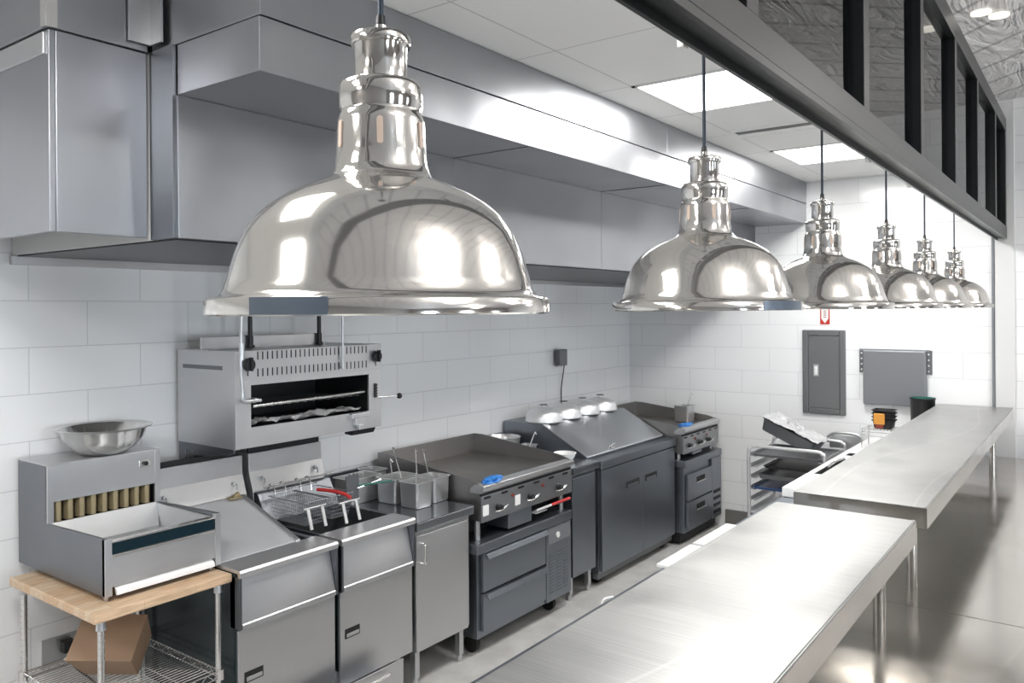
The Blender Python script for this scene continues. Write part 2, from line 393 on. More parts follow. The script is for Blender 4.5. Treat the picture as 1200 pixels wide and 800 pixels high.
part('frame', B((-1.88, -1.29, 4.86, 4.88, ZC-.008, ZC), (-1.88, -1.29, 5.06, 5.08, ZC-.008, ZC), (-1.88, -1.86, 4.88, 5.06, ZC-.008, ZC), (-1.31, -1.29, 4.88, 5.06, ZC-.008, ZC)), 'white', t)
part('opening', B((-1.86, -1.31, 4.88, 4.975, ZC-.003, ZC-.001)), 'black', t)
part('blade', B((-1.86, -1.31, 4.975, 5.06, ZC-.006, ZC-.001)), 'white', t)
for i, (x, y) in enumerate(((-.515, 5.0), (-.44, 5.11))):
    bm = nb(); cyl(bm, (x, y, 3.64), (x, y, 3.65), .05, n=28)
    solo('downlight', bm, 'spot', ('round downlight shining through ceiling film, left one of the pair', 'round downlight shining through ceiling film, right one of the pair')[i], 'downlight', (x, y, 3.65), group='downlights above the dining side')
for i, (x, y) in enumerate(((1.4, .9), (1.4, 3.4), (1.4, 5.9), (4.2, 2.2))):  # panels added out of view to brighten the film ceiling and dining side
    t = thing('fill_panel', 'unseen square fill panel added over the dining side', 'ceiling light', (x, y, 3.65), 'added dining side fill panels')
    part('frame', B((x-.32, x+.32, y-.32, y+.32, 3.20, 3.225)), 'white', t)
    part('diffuser', B((x-.3, x+.3, y-.3, y+.3, 3.192, 3.20)), 'fillglow', t)
    part('up_fill', B((x-.3, x+.3, y-.3, y+.3, 3.225, 3.233)), 'fillglow', t)
    bm = nb(); cyl(bm, (x, y, 3.233), (x, y, 3.65), .008, n=8); part('stem', bm, 'black', t)
    area('dining_fill', (x, y, 3.188), (0, 0, 0), .6, .6, DFILL, (1, .97, .93)); area('dining_upfill', (x, y, 3.238), (PI, 0, 0), .6, .6, DFILL*4, (1, .97, .93))

# ================================================================== EXHAUST HOODS
# near duct enclosure: bent sheet panels
t = thing('duct_enclosure', 'tall brushed steel duct enclosure at the left edge above the cart', 'exhaust hood', (-3.2, 1.18, 2.3))
part('front_panel', B((XW+.003, -2.72, 1.18, 1.20, 2.313, 2.965)), 'hood', t, .002)
part('side_panel', B((-2.735, -2.715, 1.20, 1.505, 2.313, 2.965)), 'hood', t, .002)
part('upper_panel', B((XW+.003, -2.705, 1.17, 1.19, 2.968, ZC-.003)), 'hood', t, .002)
part('upper_side_panel', B((-2.728, -2.706, 1.19, 1.505, 2.968, ZC-.003)), 'hood', t, .002)
part('raised_strip', B((XW+.003, -2.742, 1.172, 1.18, 2.888, 2.96)), 'front', t, .002)
part('corner_trim', B((-2.705, -2.701, 1.166, 1.20, 2.968, ZC-.003), (-2.735, -2.705, 1.162, 1.17, 2.968, ZC-.003)), 'shiny', t)
t = thing('exhaust_hood', 'long brushed steel exhaust hood running above the whole cooking line', 'exhaust hood', (-3.2, 4.4, 2.3))
y0, y1 = 1.53, YB-.003
part('canopy', B((-2.56, -2.1, y0, y1, 2.80, 2.972)), 'hood', t, .002)
bm = nb()
for a, b in ((y0, 4.42), (4.423, y1)): box(bm, -2.72, -2.095, a, b, 2.975, ZC-.003)
part('upper_fascia', bm, 'hood', t, .002)
bm = nb()
for a, b in ((y0, 2.99), (2.993, 4.43), (4.433, 5.85), (5.853, y1)): box(bm, -2.575, -2.56, a, b, 2.306, 2.80)
part('back_panel', bm, 'hood', t, .0015)
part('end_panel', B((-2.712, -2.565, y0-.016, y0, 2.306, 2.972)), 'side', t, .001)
part('end_panel', B((XW+.003, -2.713, y0-.010, y0, 2.306, 2.972)), 'paint', t, .001, label='inner end panel, white in place of the lit wall')  # white colour stands in for the bright wall behind
part('corner_bracket', B((-2.705, -2.62, y0-.024, y0-.016, 2.99, ZC-.003), (-2.70, -2.69, y0-.10, y0-.02, 2.99, ZC-.003)), 'front', t, .001)
part('interior_shade', B((XW+.03, -2.578, y0+.003, y1, 2.300, 2.306)), 'hooddk', t)  # dark sheet standing in for the shaded open inside of the hood
parts('lower_rim', [(XW+.003, XW+.028, y0-.02, y1, 2.265, 2.305)], 'front', t, bev=.002)
bm = nb()
for y in (2.99, 4.43, 5.85): box(bm, -2.56, -2.11, y-.002, y+.002, 2.797, 2.80)
part('seam_strip', bm, 'greydk', t)

# ================================================================== PASS LAMPS
def lamp_proto(label):
    cx, cy, zb = -.77, .752, 2.045
    t = thing('heat_lamp', label, 'pendant lamp', (cx, cy, zb), 'polished heat lamps hanging over the pass shelf')
    t.scale = (.965,)*3
    K = 1.0
    out = [(.229, 0), (.232, .002), (.232, .019), (.229, .022), (.214, .025), (.209, .031), (.2045, .045), (.195, .078), (.184, .106), (.176, .119), (.163, .135), (.148, .148), (.128, .161), (.105, .172), (.082, .181), (.072, .186), (.067, .192), (.0645, .200)]
    inn = [(.061, .198), (.080, .176), (.105, .167), (.146, .143), (.172, .114), (.191, .075), (.201, .043), (.206, .027), (.212, .021), (.226, .018), (.227, 0)]
    bm = nb(); lathe(bm, [(r*K, h) for r, h in out+inn+[out[0]]], (cx, cy, zb), 96); part('shade', bm, 'chrome', t, smooth=55)
    bm = nb(); lathe(bm, [(.0645, .200), (.0635, .206), (.0625, .212), (.0615, .222), (.0600, .262), (.0585, .270), (.0560, .274), (.0550, .279), (.0572, .284), (.0575, .309), (.0555, .315), (.0515, .318), (.0365, .319), (.0360, .323), (.0360, .366), (.0375, .370)], (cx, cy, zb), 64)
    part('neck', bm, 'chrome', t, smooth=50)
    bm = nb(); lathe(bm, [(.0405, .369), (.0412, .371), (.0412, .380), (.0395, .383), (.020, .386), (.0085, .392), (.0085, .398)], (cx, cy, zb), 48, True, True)
    cap = part('cap', bm, 'chrome', t, smooth=50)
    for k in range(6):
        a = math.radians(k*60 + 14)
        c, s = math.cos(a), math.sin(a); r = .0615
        bm = nb(); pts = []
        for i in range(16):
            q = 2*PI*i/16; w = .0042*math.cos(q); h = .0042*math.sin(q) + (.014 if math.sin(q) > 0 else -.014)
            rr = r - .0375*(h+.002)*.9 + .0003
            pts.append((cx + rr*c - w*s, cy + rr*s + w*c, zb+.242+h, ))
        loft(bm, [[(p[0]-c*.004, p[1]-s*.004, p[2]) for p in pts], [(p[0]+c*.0006, p[1]+s*.0006, p[2]) for p in pts]])
        part('vent_slot', bm, 'slot', t, smooth=30)
    bm = nb(); cyl(bm, (cx, cy, zb+.39), (cx, cy, zb+.412), .0085, .006, 16); part('strain_relief', bm, 'black', t, smooth=40)
    bm = nb(); cyl(bm, (cx, cy, zb+.40), (cx, cy, zb+1.603/.965), .0042, n=12); part('cord', bm, 'cord', t, smooth=40)
    bm = nb(); lathe(bm, [(.05, 1.663), (.05, 1.653), (.03, 1.643), (.006, 1.638)], (cx, cy, zb), 32, True, True); part('ceiling_canopy', bm, 'black', t, smooth=40)
    bm = nb(); lathe(bm, [(.0, .062), (.02, .063), (.045, .075), (.055, .10), (.045, .13), (.022, .155), (.02, .19)], (cx, cy, zb), 32); part('bulb', bm, 'white', t, smooth=60)
    return t
L0 = lamp_proto('largest polished heat lamp nearest the camera, hanging in front of the hood')
lamps = [L0]
for (y, lb) in ((1.830, 'second polished heat lamp from the camera, with the bare cord before the light panel'), (2.845, 'third polished heat lamp from the camera, above the fire sign'),
                (3.865, 'fourth polished heat lamp from the camera, between the third lamp and the small far pair'), (4.830, 'fifth polished heat lamp from the camera, partly hiding the last lamp'), (5.920, 'smallest polished heat lamp, farthest from the camera beside the white pilaster')):
    lamps.append(dup(L0, (-.77, y, 2.045), lb))
def rim_label(lamp, a0, a1):
    cx, cy, zb = lamp.location; ROOT[lamp] = Vector(lamp.location)
    A = [math.radians(a0+(a1-a0)*i/16) for i in range(17)]; R0, R1 = .2322, .2332
    bm = nb()
    loft(bm, [[(cx+r*math.cos(a), cy+r*math.sin(a), zb+z) for r, z in ((R0, .0015), (R1, .0015), (R1, .0215), (R0, .0215))] for a in A])
    part('rim_label', bm, 'label', lamp, smooth=30, label='flat slate grey label on the rim')
rim_label(L0, 276, 301); rim_label(lamps[1], 326, 362)

# ================================================================== GLAZED FRAME ABOVE THE PASS
t = thing('glazed_partition', 'black metal framed row of glass panes above the pass counter', 'glass partition', (-.615, 4.0, 2.575))
XF0, XF1 = -.65, -.58
part('bottom_rail', B((XF0, XF1, -.6, YB-.014, 2.592, 2.667)), 'frame', t, .002)
part('channel', B((XF0, -.640, -.6, YB-.02, 2.565, 2.592), (-.592, XF1, -.6, YB-.02, 2.572, 2.592)), 'frame', t, .001)
part('gasket', B((-.640, -.592, -.6, YB-.02, 2.585, 2.5915)), 'framedk', t)
part('top_rail', B((XF0, XF1, -.6, YB-.014, 3.40, 3.50)), 'frame', t, .002)
ys = [-.45, .62, 1.64, 2.65, 3.62, 4.57, 5.47, 6.46, 7.19]
for y in ys: part('mullion', B((XF0, XF1-.001, y-.035, y+.035, 2.667, 3.40)), 'frame', t, .002)
for a, b in zip(ys, ys[1:]):
    part('pane', B((-.618, -.612, a+.035, b-.035, 2.667, 3.40)), 'glass', t)
for y in (1.515, 3.125, 3.883):
    bm = nb(); box(bm, -.69, -.651, y-.012, y+.012, 2.60, 2.615); box(bm, -.69, -.675, y-.012, y+.012, 2.58, 2.60)
    part('cord_clip', bm, 'white', t, .002, label='small white clip on the bottom rail')

# ================================================================== SERVICE COUNTER AND SHELVES
t = thing('service_counter', 'wide stainless service counter running under both pass shelves', 'counter', (-.6, 3.8, 0))
bm = nb(); box(bm, -1.02, .75, .25, 3.379, .86, .9); box(bm, -1.02, .75, 3.382, YB-.11, .86, .9)
part('countertop', bm, 'counter', t, .003)
part('body', B((-.98, .70, .3, YB-.12, .12, .858)), 'cool', t)
part('plinth', B((-.95, .62, .35, YB-.15, 0, .12)), 'black', t)
t = thing('prep_counter', 'narrow grey steel prep counter on the kitchen side of the pass', 'counter', (-1.3, 2.6, 0))
part('countertop', B((-1.575, -1.023, .25, 4.88, .86, .9)), 'cool', t, .004)
part('body', B((-1.55, -1.025, .3, 4.85, .12, .858)), 'front', t)
part('plinth', B((-1.50, -1.05, .35, 4.8, 0, .12)), 'black', t)
def shelf(y0, y1, legs, label, x0=-1.045, x1=-.54):
    t = thing('pass_shelf', label, 'shelf', ((x0+x1)/2, (y0+y1)/2, .9), 'stainless pass shelves')
    bm = nb(); z = 1.28; h = .082; w = .0025
    box(bm, x0, x1, y0, y1, z-.004, z); part('shelf_top', bm, 'shelf', t, .0012)
    bm = nb(); loft(bm, [[(a, b, zz) for a, b in ((x0, y0), (x1, y0), (x1, y1), (x0, y1))] for zz in (z-h, z-.004)], False, False)
    m_ = [(x0+w, y0+w), (x1-w, y0+w), (x1-w, y1-w), (x0+w, y1-w)]
    loft(bm, [[(a, b, zz) for a, b in m_] for zz in (z-h, z-.004)], False, False)
    part('shelf_edge', bm, 'edge', t, 0)
    part('edge_bead', B((x1-.010, x1-.004, y0, y1, z, z+.0025)), 'shelf', t, .001)
    for x, y in legs:
        bm = nb(); cyl(bm, (x, y, .903), (x, y, z-.03), .0205, n=28); leg = part('leg', bm, 'counter', t, smooth=40)
        bm = nb(); cyl(bm, (x, y, .900), (x, y, .904), .024, n=28); part('leg_flange', bm, 'counter', leg, smooth=40)
shelf(.30, 3.175, [(-.635, 3.03), (-.97, 3.03), (-.635, .7), (-.97, .7)], 'stainless steel pass shelf nearest the camera on round legs')
shelf(3.40, YB-.12, [(-.635, 3.63), (-.97, 3.63), (-.60, 6.32), (-.97, 6.32)], 'long stainless steel pass shelf running back to the white pilaster')
# boards on the prep counter
def rect4(bm, pts, z0, z1): loft(bm, [[(x, y, z0) for x, y in pts], [(x, y, z1) for x, y in pts]])
bm = nb(); rect4(bm, [(-1.60, 3.235), (-1.06, 3.235), (-1.06, 3.60), (-1.60, 3.60)], .9, .915)
solo('cutting_board', bm, 'board', 'white cutting board on the prep counter, the one nearer the camera', 'cutting board', (-1.33, 3.4, .9), .003, group='white cutting boards beside the shelf')
bm = nb(); rect4(bm, [(-1.60, 3.63), (-1.06, 3.63), (-1.06, 4.06), (-1.60, 4.06)], .9, .915)
solo('cutting_board', bm, 'board', 'white cutting board on the prep counter, the one farther from the camera', 'cutting board', (-1.33, 3.85, .9), .003, group='white cutting boards beside the shelf')
bm = nb(); tube(bm, smooth_path([(-1.592, 2.74, .875), (-1.592, 2.745, .895), (-1.588, 2.76, .903), (-1.57, 2.79, .905)]), .0045, 8)
solo('plastic_hook', bm, 'white', 'small white hook clipped on the edge of the prep counter', 'hook', (-1.60, 2.75, .86), smooth=40)
# sandwich unit with white top and pan openings
t = thing('cold_prep_table', 'low prep table with a white top beside the far pass shelf', 'prep table', (-1.3, 6.0, 0))
part('body', B((-1.55, -1.025, 4.92, YB-.03, .10, .90)), 'front', t)
part('plinth', B((-1.50, -1.05, 4.95, YB-.06, 0, .10)), 'black', t)
bm = nb()
for (a, b) in ((4.90, 5.42), (6.08, 6.22), (6.36, YB-.02)): box(bm, -1.575, -1.023, a, b, .90, .955)
for (a, b) in ((5.42, 6.08), (6.22, 6.36)):
    box(bm, -1.575, -1.535, a, b, .90, .955); box(bm, -1.08, -1.023, a, b, .90, .955)
part('worktop', bm, 'board', t, .002)
for (a, b) in ((5.43, 6.07), (6.23, 6.35)):
    bm = nb(); openpan(bm, -1.3075, (a+b)/2, .902, .953, .45, b-a, .01, .006)
    p = part('insert_pan', bm, 'black', t, smooth=30)
bm = nb(); tube(bm, [(-1.50, 5.62, .966), (-1.50, 5.80, .972)], .011, 8); tube(bm, [(-1.50, 5.80, .972), (-1.48, 5.98, .972)], .008, 8)
solo('serving_tongs', bm, 'shiny', 'steel tongs with a dark grip lying over the white prep table openings', 'tongs', (-1.5, 5.7, .955), smooth=40)

# ================================================================== CART, WARMER, BOWL, BOX
t = thing('utility_cart', 'wire utility cart with a butcher block top at lower left', 'cart', (-3.37, 1.75, 0))
CX0, CX1, CY0, CY1 = -3.735, -2.998, 1.447, 2.030
part('butcher_block_top', B((CX0, CX1, CY0, CY1, .893, .93)), 'wood', t, .006)
for x, y in ((-3.695, 1.49), (-3.035, 1.49), (-3.695, 1.99), (-3.035, 1.985)):
    bm = nb(); cyl(bm, (x, y, .12), (x, y, .892), .0125, n=16)
    for k in range(30): cyl(bm, (x, y, .16+k*.025), (x, y, .163+k*.025), .0137, n=16)
    po = part('post', bm, 'shiny', t, smooth=40)
    bm = nb(); cyl(bm, (x, y, .855), (x, y, .89), .019, .016, 16); part('collar', bm, 'zinc', po, smooth=40)
    bm = nb(); cyl(bm, (x, y-.018, .05), (x, y+.018, .05), .05, n=24); cyl(bm, (x, y, .09), (x, y, .13), .012, n=12); part('caster', bm, 'rubber', po, smooth=40)
def wire_shelf(z):
    bm = nb(); x0, x1, y0, y1 = -3.70, -3.03, 1.485, 1.99
    for a, b in (((x0, y0), (x1, y0)), ((x1, y0), (x1, y1)), ((x1, y1), (x0, y1)), ((x0, y1), (x0, y0))):
        for dz in (0, -.03): cyl(bm, (a[0], a[1], z+dz), (b[0], b[1], z+dz), .0032, n=8)
        n = 16
        for i in range(n):
            p = (a[0]+(b[0]-a[0])*i/n, a[1]+(b[1]-a[1])*i/n); q = (a[0]+(b[0]-a[0])*(i+1)/n, a[1]+(b[1]-a[1])*(i+1)/n)
            cyl(bm, (p[0], p[1], z-(.03 if i % 2 else 0)), (q[0], q[1], z-(0 if i % 2 else .03)), .0018, n=6)
    n = 30
    for i in range(1, n):
        x = x0+(x1-x0)*i/n; cyl(bm, (x, y0, z+.003), (x, y1, z+.003), .0019, n=6)
    for k in (1, 2): cyl(bm, (x0, y0+(y1-y0)*k/3, z), (x1, y0+(y1-y0)*k/3, z), .003, n=6)
    for x, y in ((x0, y0), (x1, y0), (x0, y1), (x1, y1)): cyl(bm, (x, y, z-.035), (x, y, z+.008), .018, n=14)
    return bm
part('wire_shelf', wire_shelf(.52), 'shiny', t, smooth=40)
part('wire_shelf', wire_shelf(.17), 'shiny', t, smooth=40)

t = thing('fry_dump_station', 'countertop stainless fry warmer with a sloping bin standing on the cart', 'fry warmer', (-3.46, 1.78, .93))
WX0, WX1, WY0, WY1 = -3.845, -3.085, 1.53, 2.03
XR = -3.57   # front of the riser
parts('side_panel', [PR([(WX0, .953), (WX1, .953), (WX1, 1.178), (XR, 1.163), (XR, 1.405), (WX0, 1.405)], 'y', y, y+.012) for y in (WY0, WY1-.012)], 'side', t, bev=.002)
part('riser_top', B((WX0, XR, WY0-.002, WY1+.002, 1.405, 1.409)), 'front', t, .001)
part('riser_front', B((XR-.01, XR+.002, WY0+.012, WY1-.012, 1.250, 1.405)), 'front', t, .001)
parts('riser_post', [(XR-.008, XR+.006, WY0, WY0+.026, 1.163, 1.405), (XR-.008, XR+.006, WY1-.026, WY1, 1.163, 1.405)], 'front', t, bev=.001)
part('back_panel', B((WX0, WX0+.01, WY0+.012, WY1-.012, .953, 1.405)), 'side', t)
bm = nb()
for k in range(9):
    y = WY0+.035+k*.049
    prism(bm, [(XR-.06, y), (XR-.03, y-.004), (XR-.008, y+.006), (XR-.004, y+.022), (XR-.012, y+.030), (XR-.05, y+.024)], 'z', 1.163, 1.25)
part('heater_baffle', bm, 'louvre', t, .002, smooth=30)
part('heater_cavity', B((XR-.075, XR-.065, WY0+.012, WY1-.012, 1.10, 1.25)), 'dark', t)
bm = nb()   # sloping bin: back, floor, inner sides
hexa(bm, [(XR-.01, WY0+.014, 1.06), (WX1-.03, WY0+.014, .985), (WX1-.03, WY1-.014, .985), (XR-.01, WY1-.014, 1.06), (XR-.01, WY0+.014, 1.068), (WX1-.03, WY0+.014, .993), (WX1-.03, WY1-.014, .993), (XR-.01, WY1-.014, 1.068)])
hexa(bm, [(XR-.006, WY0+.014, 1.02), (XR+.05, WY0+.03, 1.02), (XR+.05, WY1-.03, 1.02), (XR-.006, WY1-.014, 1.02), (XR-.006, WY0+.014, 1.163), (XR+.004, WY0+.014, 1.163), (XR+.004, WY1-.014, 1.163), (XR-.006, WY1-.014, 1.163)])
hexa(bm, [(WX1-.035, WY0+.014, .98), (WX1-.030, WY0+.014, .98), (WX1-.030, WY1-.014, .98), (WX1-.035, WY1-.014, .98), (WX1-.035, WY0+.014, 1.160), (WX1-.030, WY0+.014, 1.160), (WX1-.030, WY1-.014, 1.160), (WX1-.035, WY1-.014, 1.160)])
box(bm, XR, WX1-.03, WY0+.0125, WY0+.020, 1.01, 1.158); box(bm, XR, WX1-.03, WY1-.020, WY1-.0125, 1.01, 1.158)
part('bin', bm, 'zinc', t, .001)
part('front_panel', B((WX1-.016, WX1-.004, WY0+.028, WY1-.022, .985, 1.10)), 'front', t, .001)
parts('front_post', [(WX1-.02, WX1+.002, WY0, WY0+.028, .953, 1.176), (WX1-.02, WX1+.002, WY1-.024, WY1, .953, 1.176)], 'front', t, bev=.001)
part('dark_band', B((WX1-.014, WX1-.002, WY0+.028, WY1-.024, 1.112, 1.155)), 'navy', t, .001, label='dark glossy band across the front')
parts('front_rim', [(WX1-.03, WX1, WY0+.028, WY1-.024, 1.157, 1.163), (WX1-.014, WX1+.001, WY0+.028, WY1-.024, 1.102, 1.110)], 'shiny', t, bev=.001)
bm = nb(); prism(bm, [(WX1-.02, .985), (WX1+.004, .968), (WX1+.006, .952), (WX1-.004, .950)], 'y', WY0+.045, WY1-.03); part('drip_lip', bm, 'board', t, .001, label='upturned strip along the bottom edge, whitened like its reflection')  # white colour paints the reflection caught by the steel lip
for x, y in ((WX0+.06, WY0+.03), (WX1-.03, WY0+.02), (WX0+.06, WY1-.03), (WX1-.03, WY1-.03)):
    bm = nb(); cyl(bm, (x, y, .930), (x, y, .953), .007, .012, 14); part('foot', bm, 'zinc', t, smooth=40)
sw = part('switch_plate', B((XR+.002, XR+.004, 1.93, 1.985, 1.335, 1.368)), 'shiny', t, .001)
bm = nb(); cyl(bm, (XR+.004, 1.957, 1.352), (XR+.016, 1.957, 1.352), .010, n=16); part('switch', bm, 'black', sw, smooth=40)
bm = nb(); lathe(bm, [(.0, .0), (.075, .0), (.10, .008), (.135, .032), (.165, .07), (.180, .112), (.186, .118), (.203, .120), (.205, .123), (.203, .125), (.184, .123), (.178, .116), (.162, .073), (.132, .036), (.098, .012), (.0, .006)], (-3.66, 1.815, 1.409), 72)
solo('mixing_bowl', bm, 'shiny', 'round stainless mixing bowl resting on top of the fry warmer', 'bowl', (-3.66, 1.815, 1.409), smooth=60)
bm = nb()   # tilted cardboard carton
R = Matrix.Rotation(.62, 4, 'X') @ Matrix.Rotation(.42, 4, 'Y') @ Matrix.Rotation(.5, 4, 'Z')
q = [R @ Vector(p) for p in ((-.11, -.085, -.08), (.11, -.085, -.08), (.11, .085, -.08), (-.11, .085, -.08), (-.135, -.10, .08), (.135, -.10, .08), (.135, .10, .08), (-.135, .10, .08))]
zmin = min(p.z for p in q); hexa(bm, [p + Vector((-3.36, 1.70, .526-zmin)) for p in q])
solo('cardboard_box', bm, 'card', 'brown cardboard box tilted on the wire shelf under the butcher block', 'box', (-3.36, 1.70, .526), .002)
t = thing('wall_outlet', 'steel outlet plate low on the tiled wall behind the cart', 'outlet', (XW, 1.72, .5))
part('plate', B((XW, XW+.006, 1.63, 1.80, .44, .565)), 'zinc', t, .002)
bm = nb(); box(bm, XW+.006, XW+.05, 1.71, 1.76, .49, .54); tube(bm, smooth_path([(XW+.04, 1.735, .495), (XW+.06, 1.75, .42), (XW+.05, 1.85, .30), (XW+.04, 1.95, .1)]), .005, 8); part('plug', bm, 'black', t, .004)

# ================================================================== FRYERS
def fryer(y0, y1, label, cover):
    t = thing('deep_fryer', label, 'fryer', (-3.35, (y0+y1)/2, 0), 'floor standing steel fryers')
    XF = -2.95; XB = -3.72
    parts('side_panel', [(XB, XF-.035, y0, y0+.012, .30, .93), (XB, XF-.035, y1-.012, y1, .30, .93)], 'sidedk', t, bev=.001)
    part('back_panel', B((XB, XB+.01, y0+.012, y1-.012, .30, .93), (XB+.01, -3.04, y0+.012, y1-.012, .30, .31)), 'side', t)
    # nose and front apron
    bm = nb(); prism(bm, [(-3.115, .930), (-2.966, .930), (-2.966, .915), (XF, .913), (XF+.004, .935), (XF-.004, .946), (-3.115, .946)], 'y', y0, y1-.008); part('front_ledge', bm, 'front', t, .002)
    bm = nb(); prism(bm, [(-3.015, .928), (-3.005, .928), (-2.955, .715), (XF, .710), (XF, .692), (-2.99, .692)], 'y', y0+.014, y1-.022); part('apron', bm, 'front', t, .002)
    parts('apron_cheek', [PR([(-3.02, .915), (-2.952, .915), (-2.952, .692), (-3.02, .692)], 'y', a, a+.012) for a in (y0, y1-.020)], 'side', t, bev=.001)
    part('cavity', B((-3.03, -3.02, y0+.014, y1-.014, .30, .92)), 'dark', t)
    d = part('door', B((-2.99, -2.972, y0+.006, y1-.012, .225, .683)), 'front', t, .003)
    hy = y0+.035
    part('door_handle', B((-2.9722, -2.970, hy, hy+.095, .450, .497)), 'black', d)
    part('handle_pull', B((-2.970, -2.966, hy+.008, hy+.088, .456, .474)), 'front', d, .002)
    # flue riser with two tones
    bm = nb(); prism(bm, [(XB, .93), (XB, 1.285), (-3.695, 1.285), (-3.690, 1.185), (-3.655, 1.085), (-3.64, .93)], 'y', y0+.004, y1-.020); part('splash_back', bm, 'front', t, .002)
    bm = nb(); box(bm, XB+.002, -3.70, y0+.01, y1-.03, 1.285, 1.315); part('flue_cap', bm, 'black', t, .003)
    for yy in (y0+.075, y1-.085):
        bm = nb(); cyl(bm, (-3.672, yy, 1.145), (-3.655, yy, 1.15), .011, n=14); tube(bm, smooth_path([(-3.66, yy, 1.15), (-3.645, yy, 1.14), (-3.648, yy, 1.118)]), .004, 6)
        part('hanger_stud', bm, 'zinc', t, smooth=40)
    for x, y in ((-3.05, y0+.05), (-3.05, y1-.06), (-3.65, y0+.05), (-3.65, y1-.06)):
        bm = nb(); cyl(bm, (x, y, 0), (x, y, .30), .022, .022, 16); part('leg', bm, 'zinc', t, smooth=40)
    return t
f1 = fryer(2.033, 2.585, 'left deep fryer with a worn sloping cover, beside the cart', True)
Y0, Y1 = 2.033, 2.535
bm = nb(); hexa(bm, [(-3.645, Y0+.003, 1.070), (-3.118, Y0+.003, .930), (-3.118, 2.478, .930), (-3.645, Y1, 1.070), (-3.645, Y0+.003, 1.082), (-3.118, Y0+.003, .948), (-3.118, 2.478, .948), (-3.645, Y1, 1.082)])
part('tank_cover', bm, 'worn', f1, .002, label='worn sloping steel cover over the tank')
bm = nb(); hexa(bm, [(-3.640, Y1-.022, 1.075), (-3.110, 2.455, .940), (-3.110, 2.480, .940), (-3.640, Y1+.003, 1.075), (-3.640, Y1-.022, 1.090), (-3.110, 2.455, .954), (-3.110, 2.480, .954), (-3.640, Y1+.003, 1.090)])
part('cover_edge', bm, 'front', f1, .002)
bm = nb(); cyl(bm, (-3.63, 2.47, 1.083), (-3.63, 2.50, 1.10), .014, n=10); box(bm, -3.64, -3.60, 2.43, 2.50, 1.081, 1.09); part('cover_latch', bm, 'louvre', f1, .001, label='brass coloured latch at the rear corner')
part('side_deck', B((-3.64, -3.118, 2.545, 2.577, .915, .940)), 'darktop', f1, .002)
f2 = fryer(2.600, 3.120, 'right deep fryer with two baskets hanging over the open tank', False)
TY0, TY1 = 2.612, 3.085
bm = nb()
box(bm, -3.60, -3.115, 2.603, TY0, .915, .944); box(bm, -3.60, -3.115, TY1, 3.112, .915, .944)
hexa(bm, [(-3.65, 2.605, .93), (-3.53, 2.605, .93), (-3.53, 3.10, .93), (-3.65, 3.10, .93), (-3.65, 2.605, 1.083), (-3.62, 2.605, 1.083), (-3.62, 3.10, 1.083), (-3.65, 3.10, 1.083)])
part('tank_deck', bm, 'side', f2, .002)
bm = nb()
box(bm, -3.53, -3.12, TY0, TY0+.005, .66, .943); box(bm, -3.53, -3.12, TY1-.005, TY1, .66, .943); box(bm, -3.125, -3.12, TY0+.005, TY1-.005, .66, .943); box(bm, -3.53, -3.525, TY0+.005, TY1-.005, .66, .943); box(bm, -3.52, -3.13, TY0+.01, TY1-.01, .65, .66)
part('tank', bm, 'darktop', f2)
part('oil', B((-3.523, -3.127, TY0+.007, TY1-.007, .661, .80)), 'oil', f2)
bm = nb(); cyl(bm, (-3.585, 2.62, 1.115), (-3.585, 3.09, 1.115), .006, n=10)
for y in (2.66, 3.05): cyl(bm, (-3.625, y, 1.08), (-3.585, y, 1.115), .004, n=8)
part('basket_hanger', bm, 'shiny', f2, smooth=40)
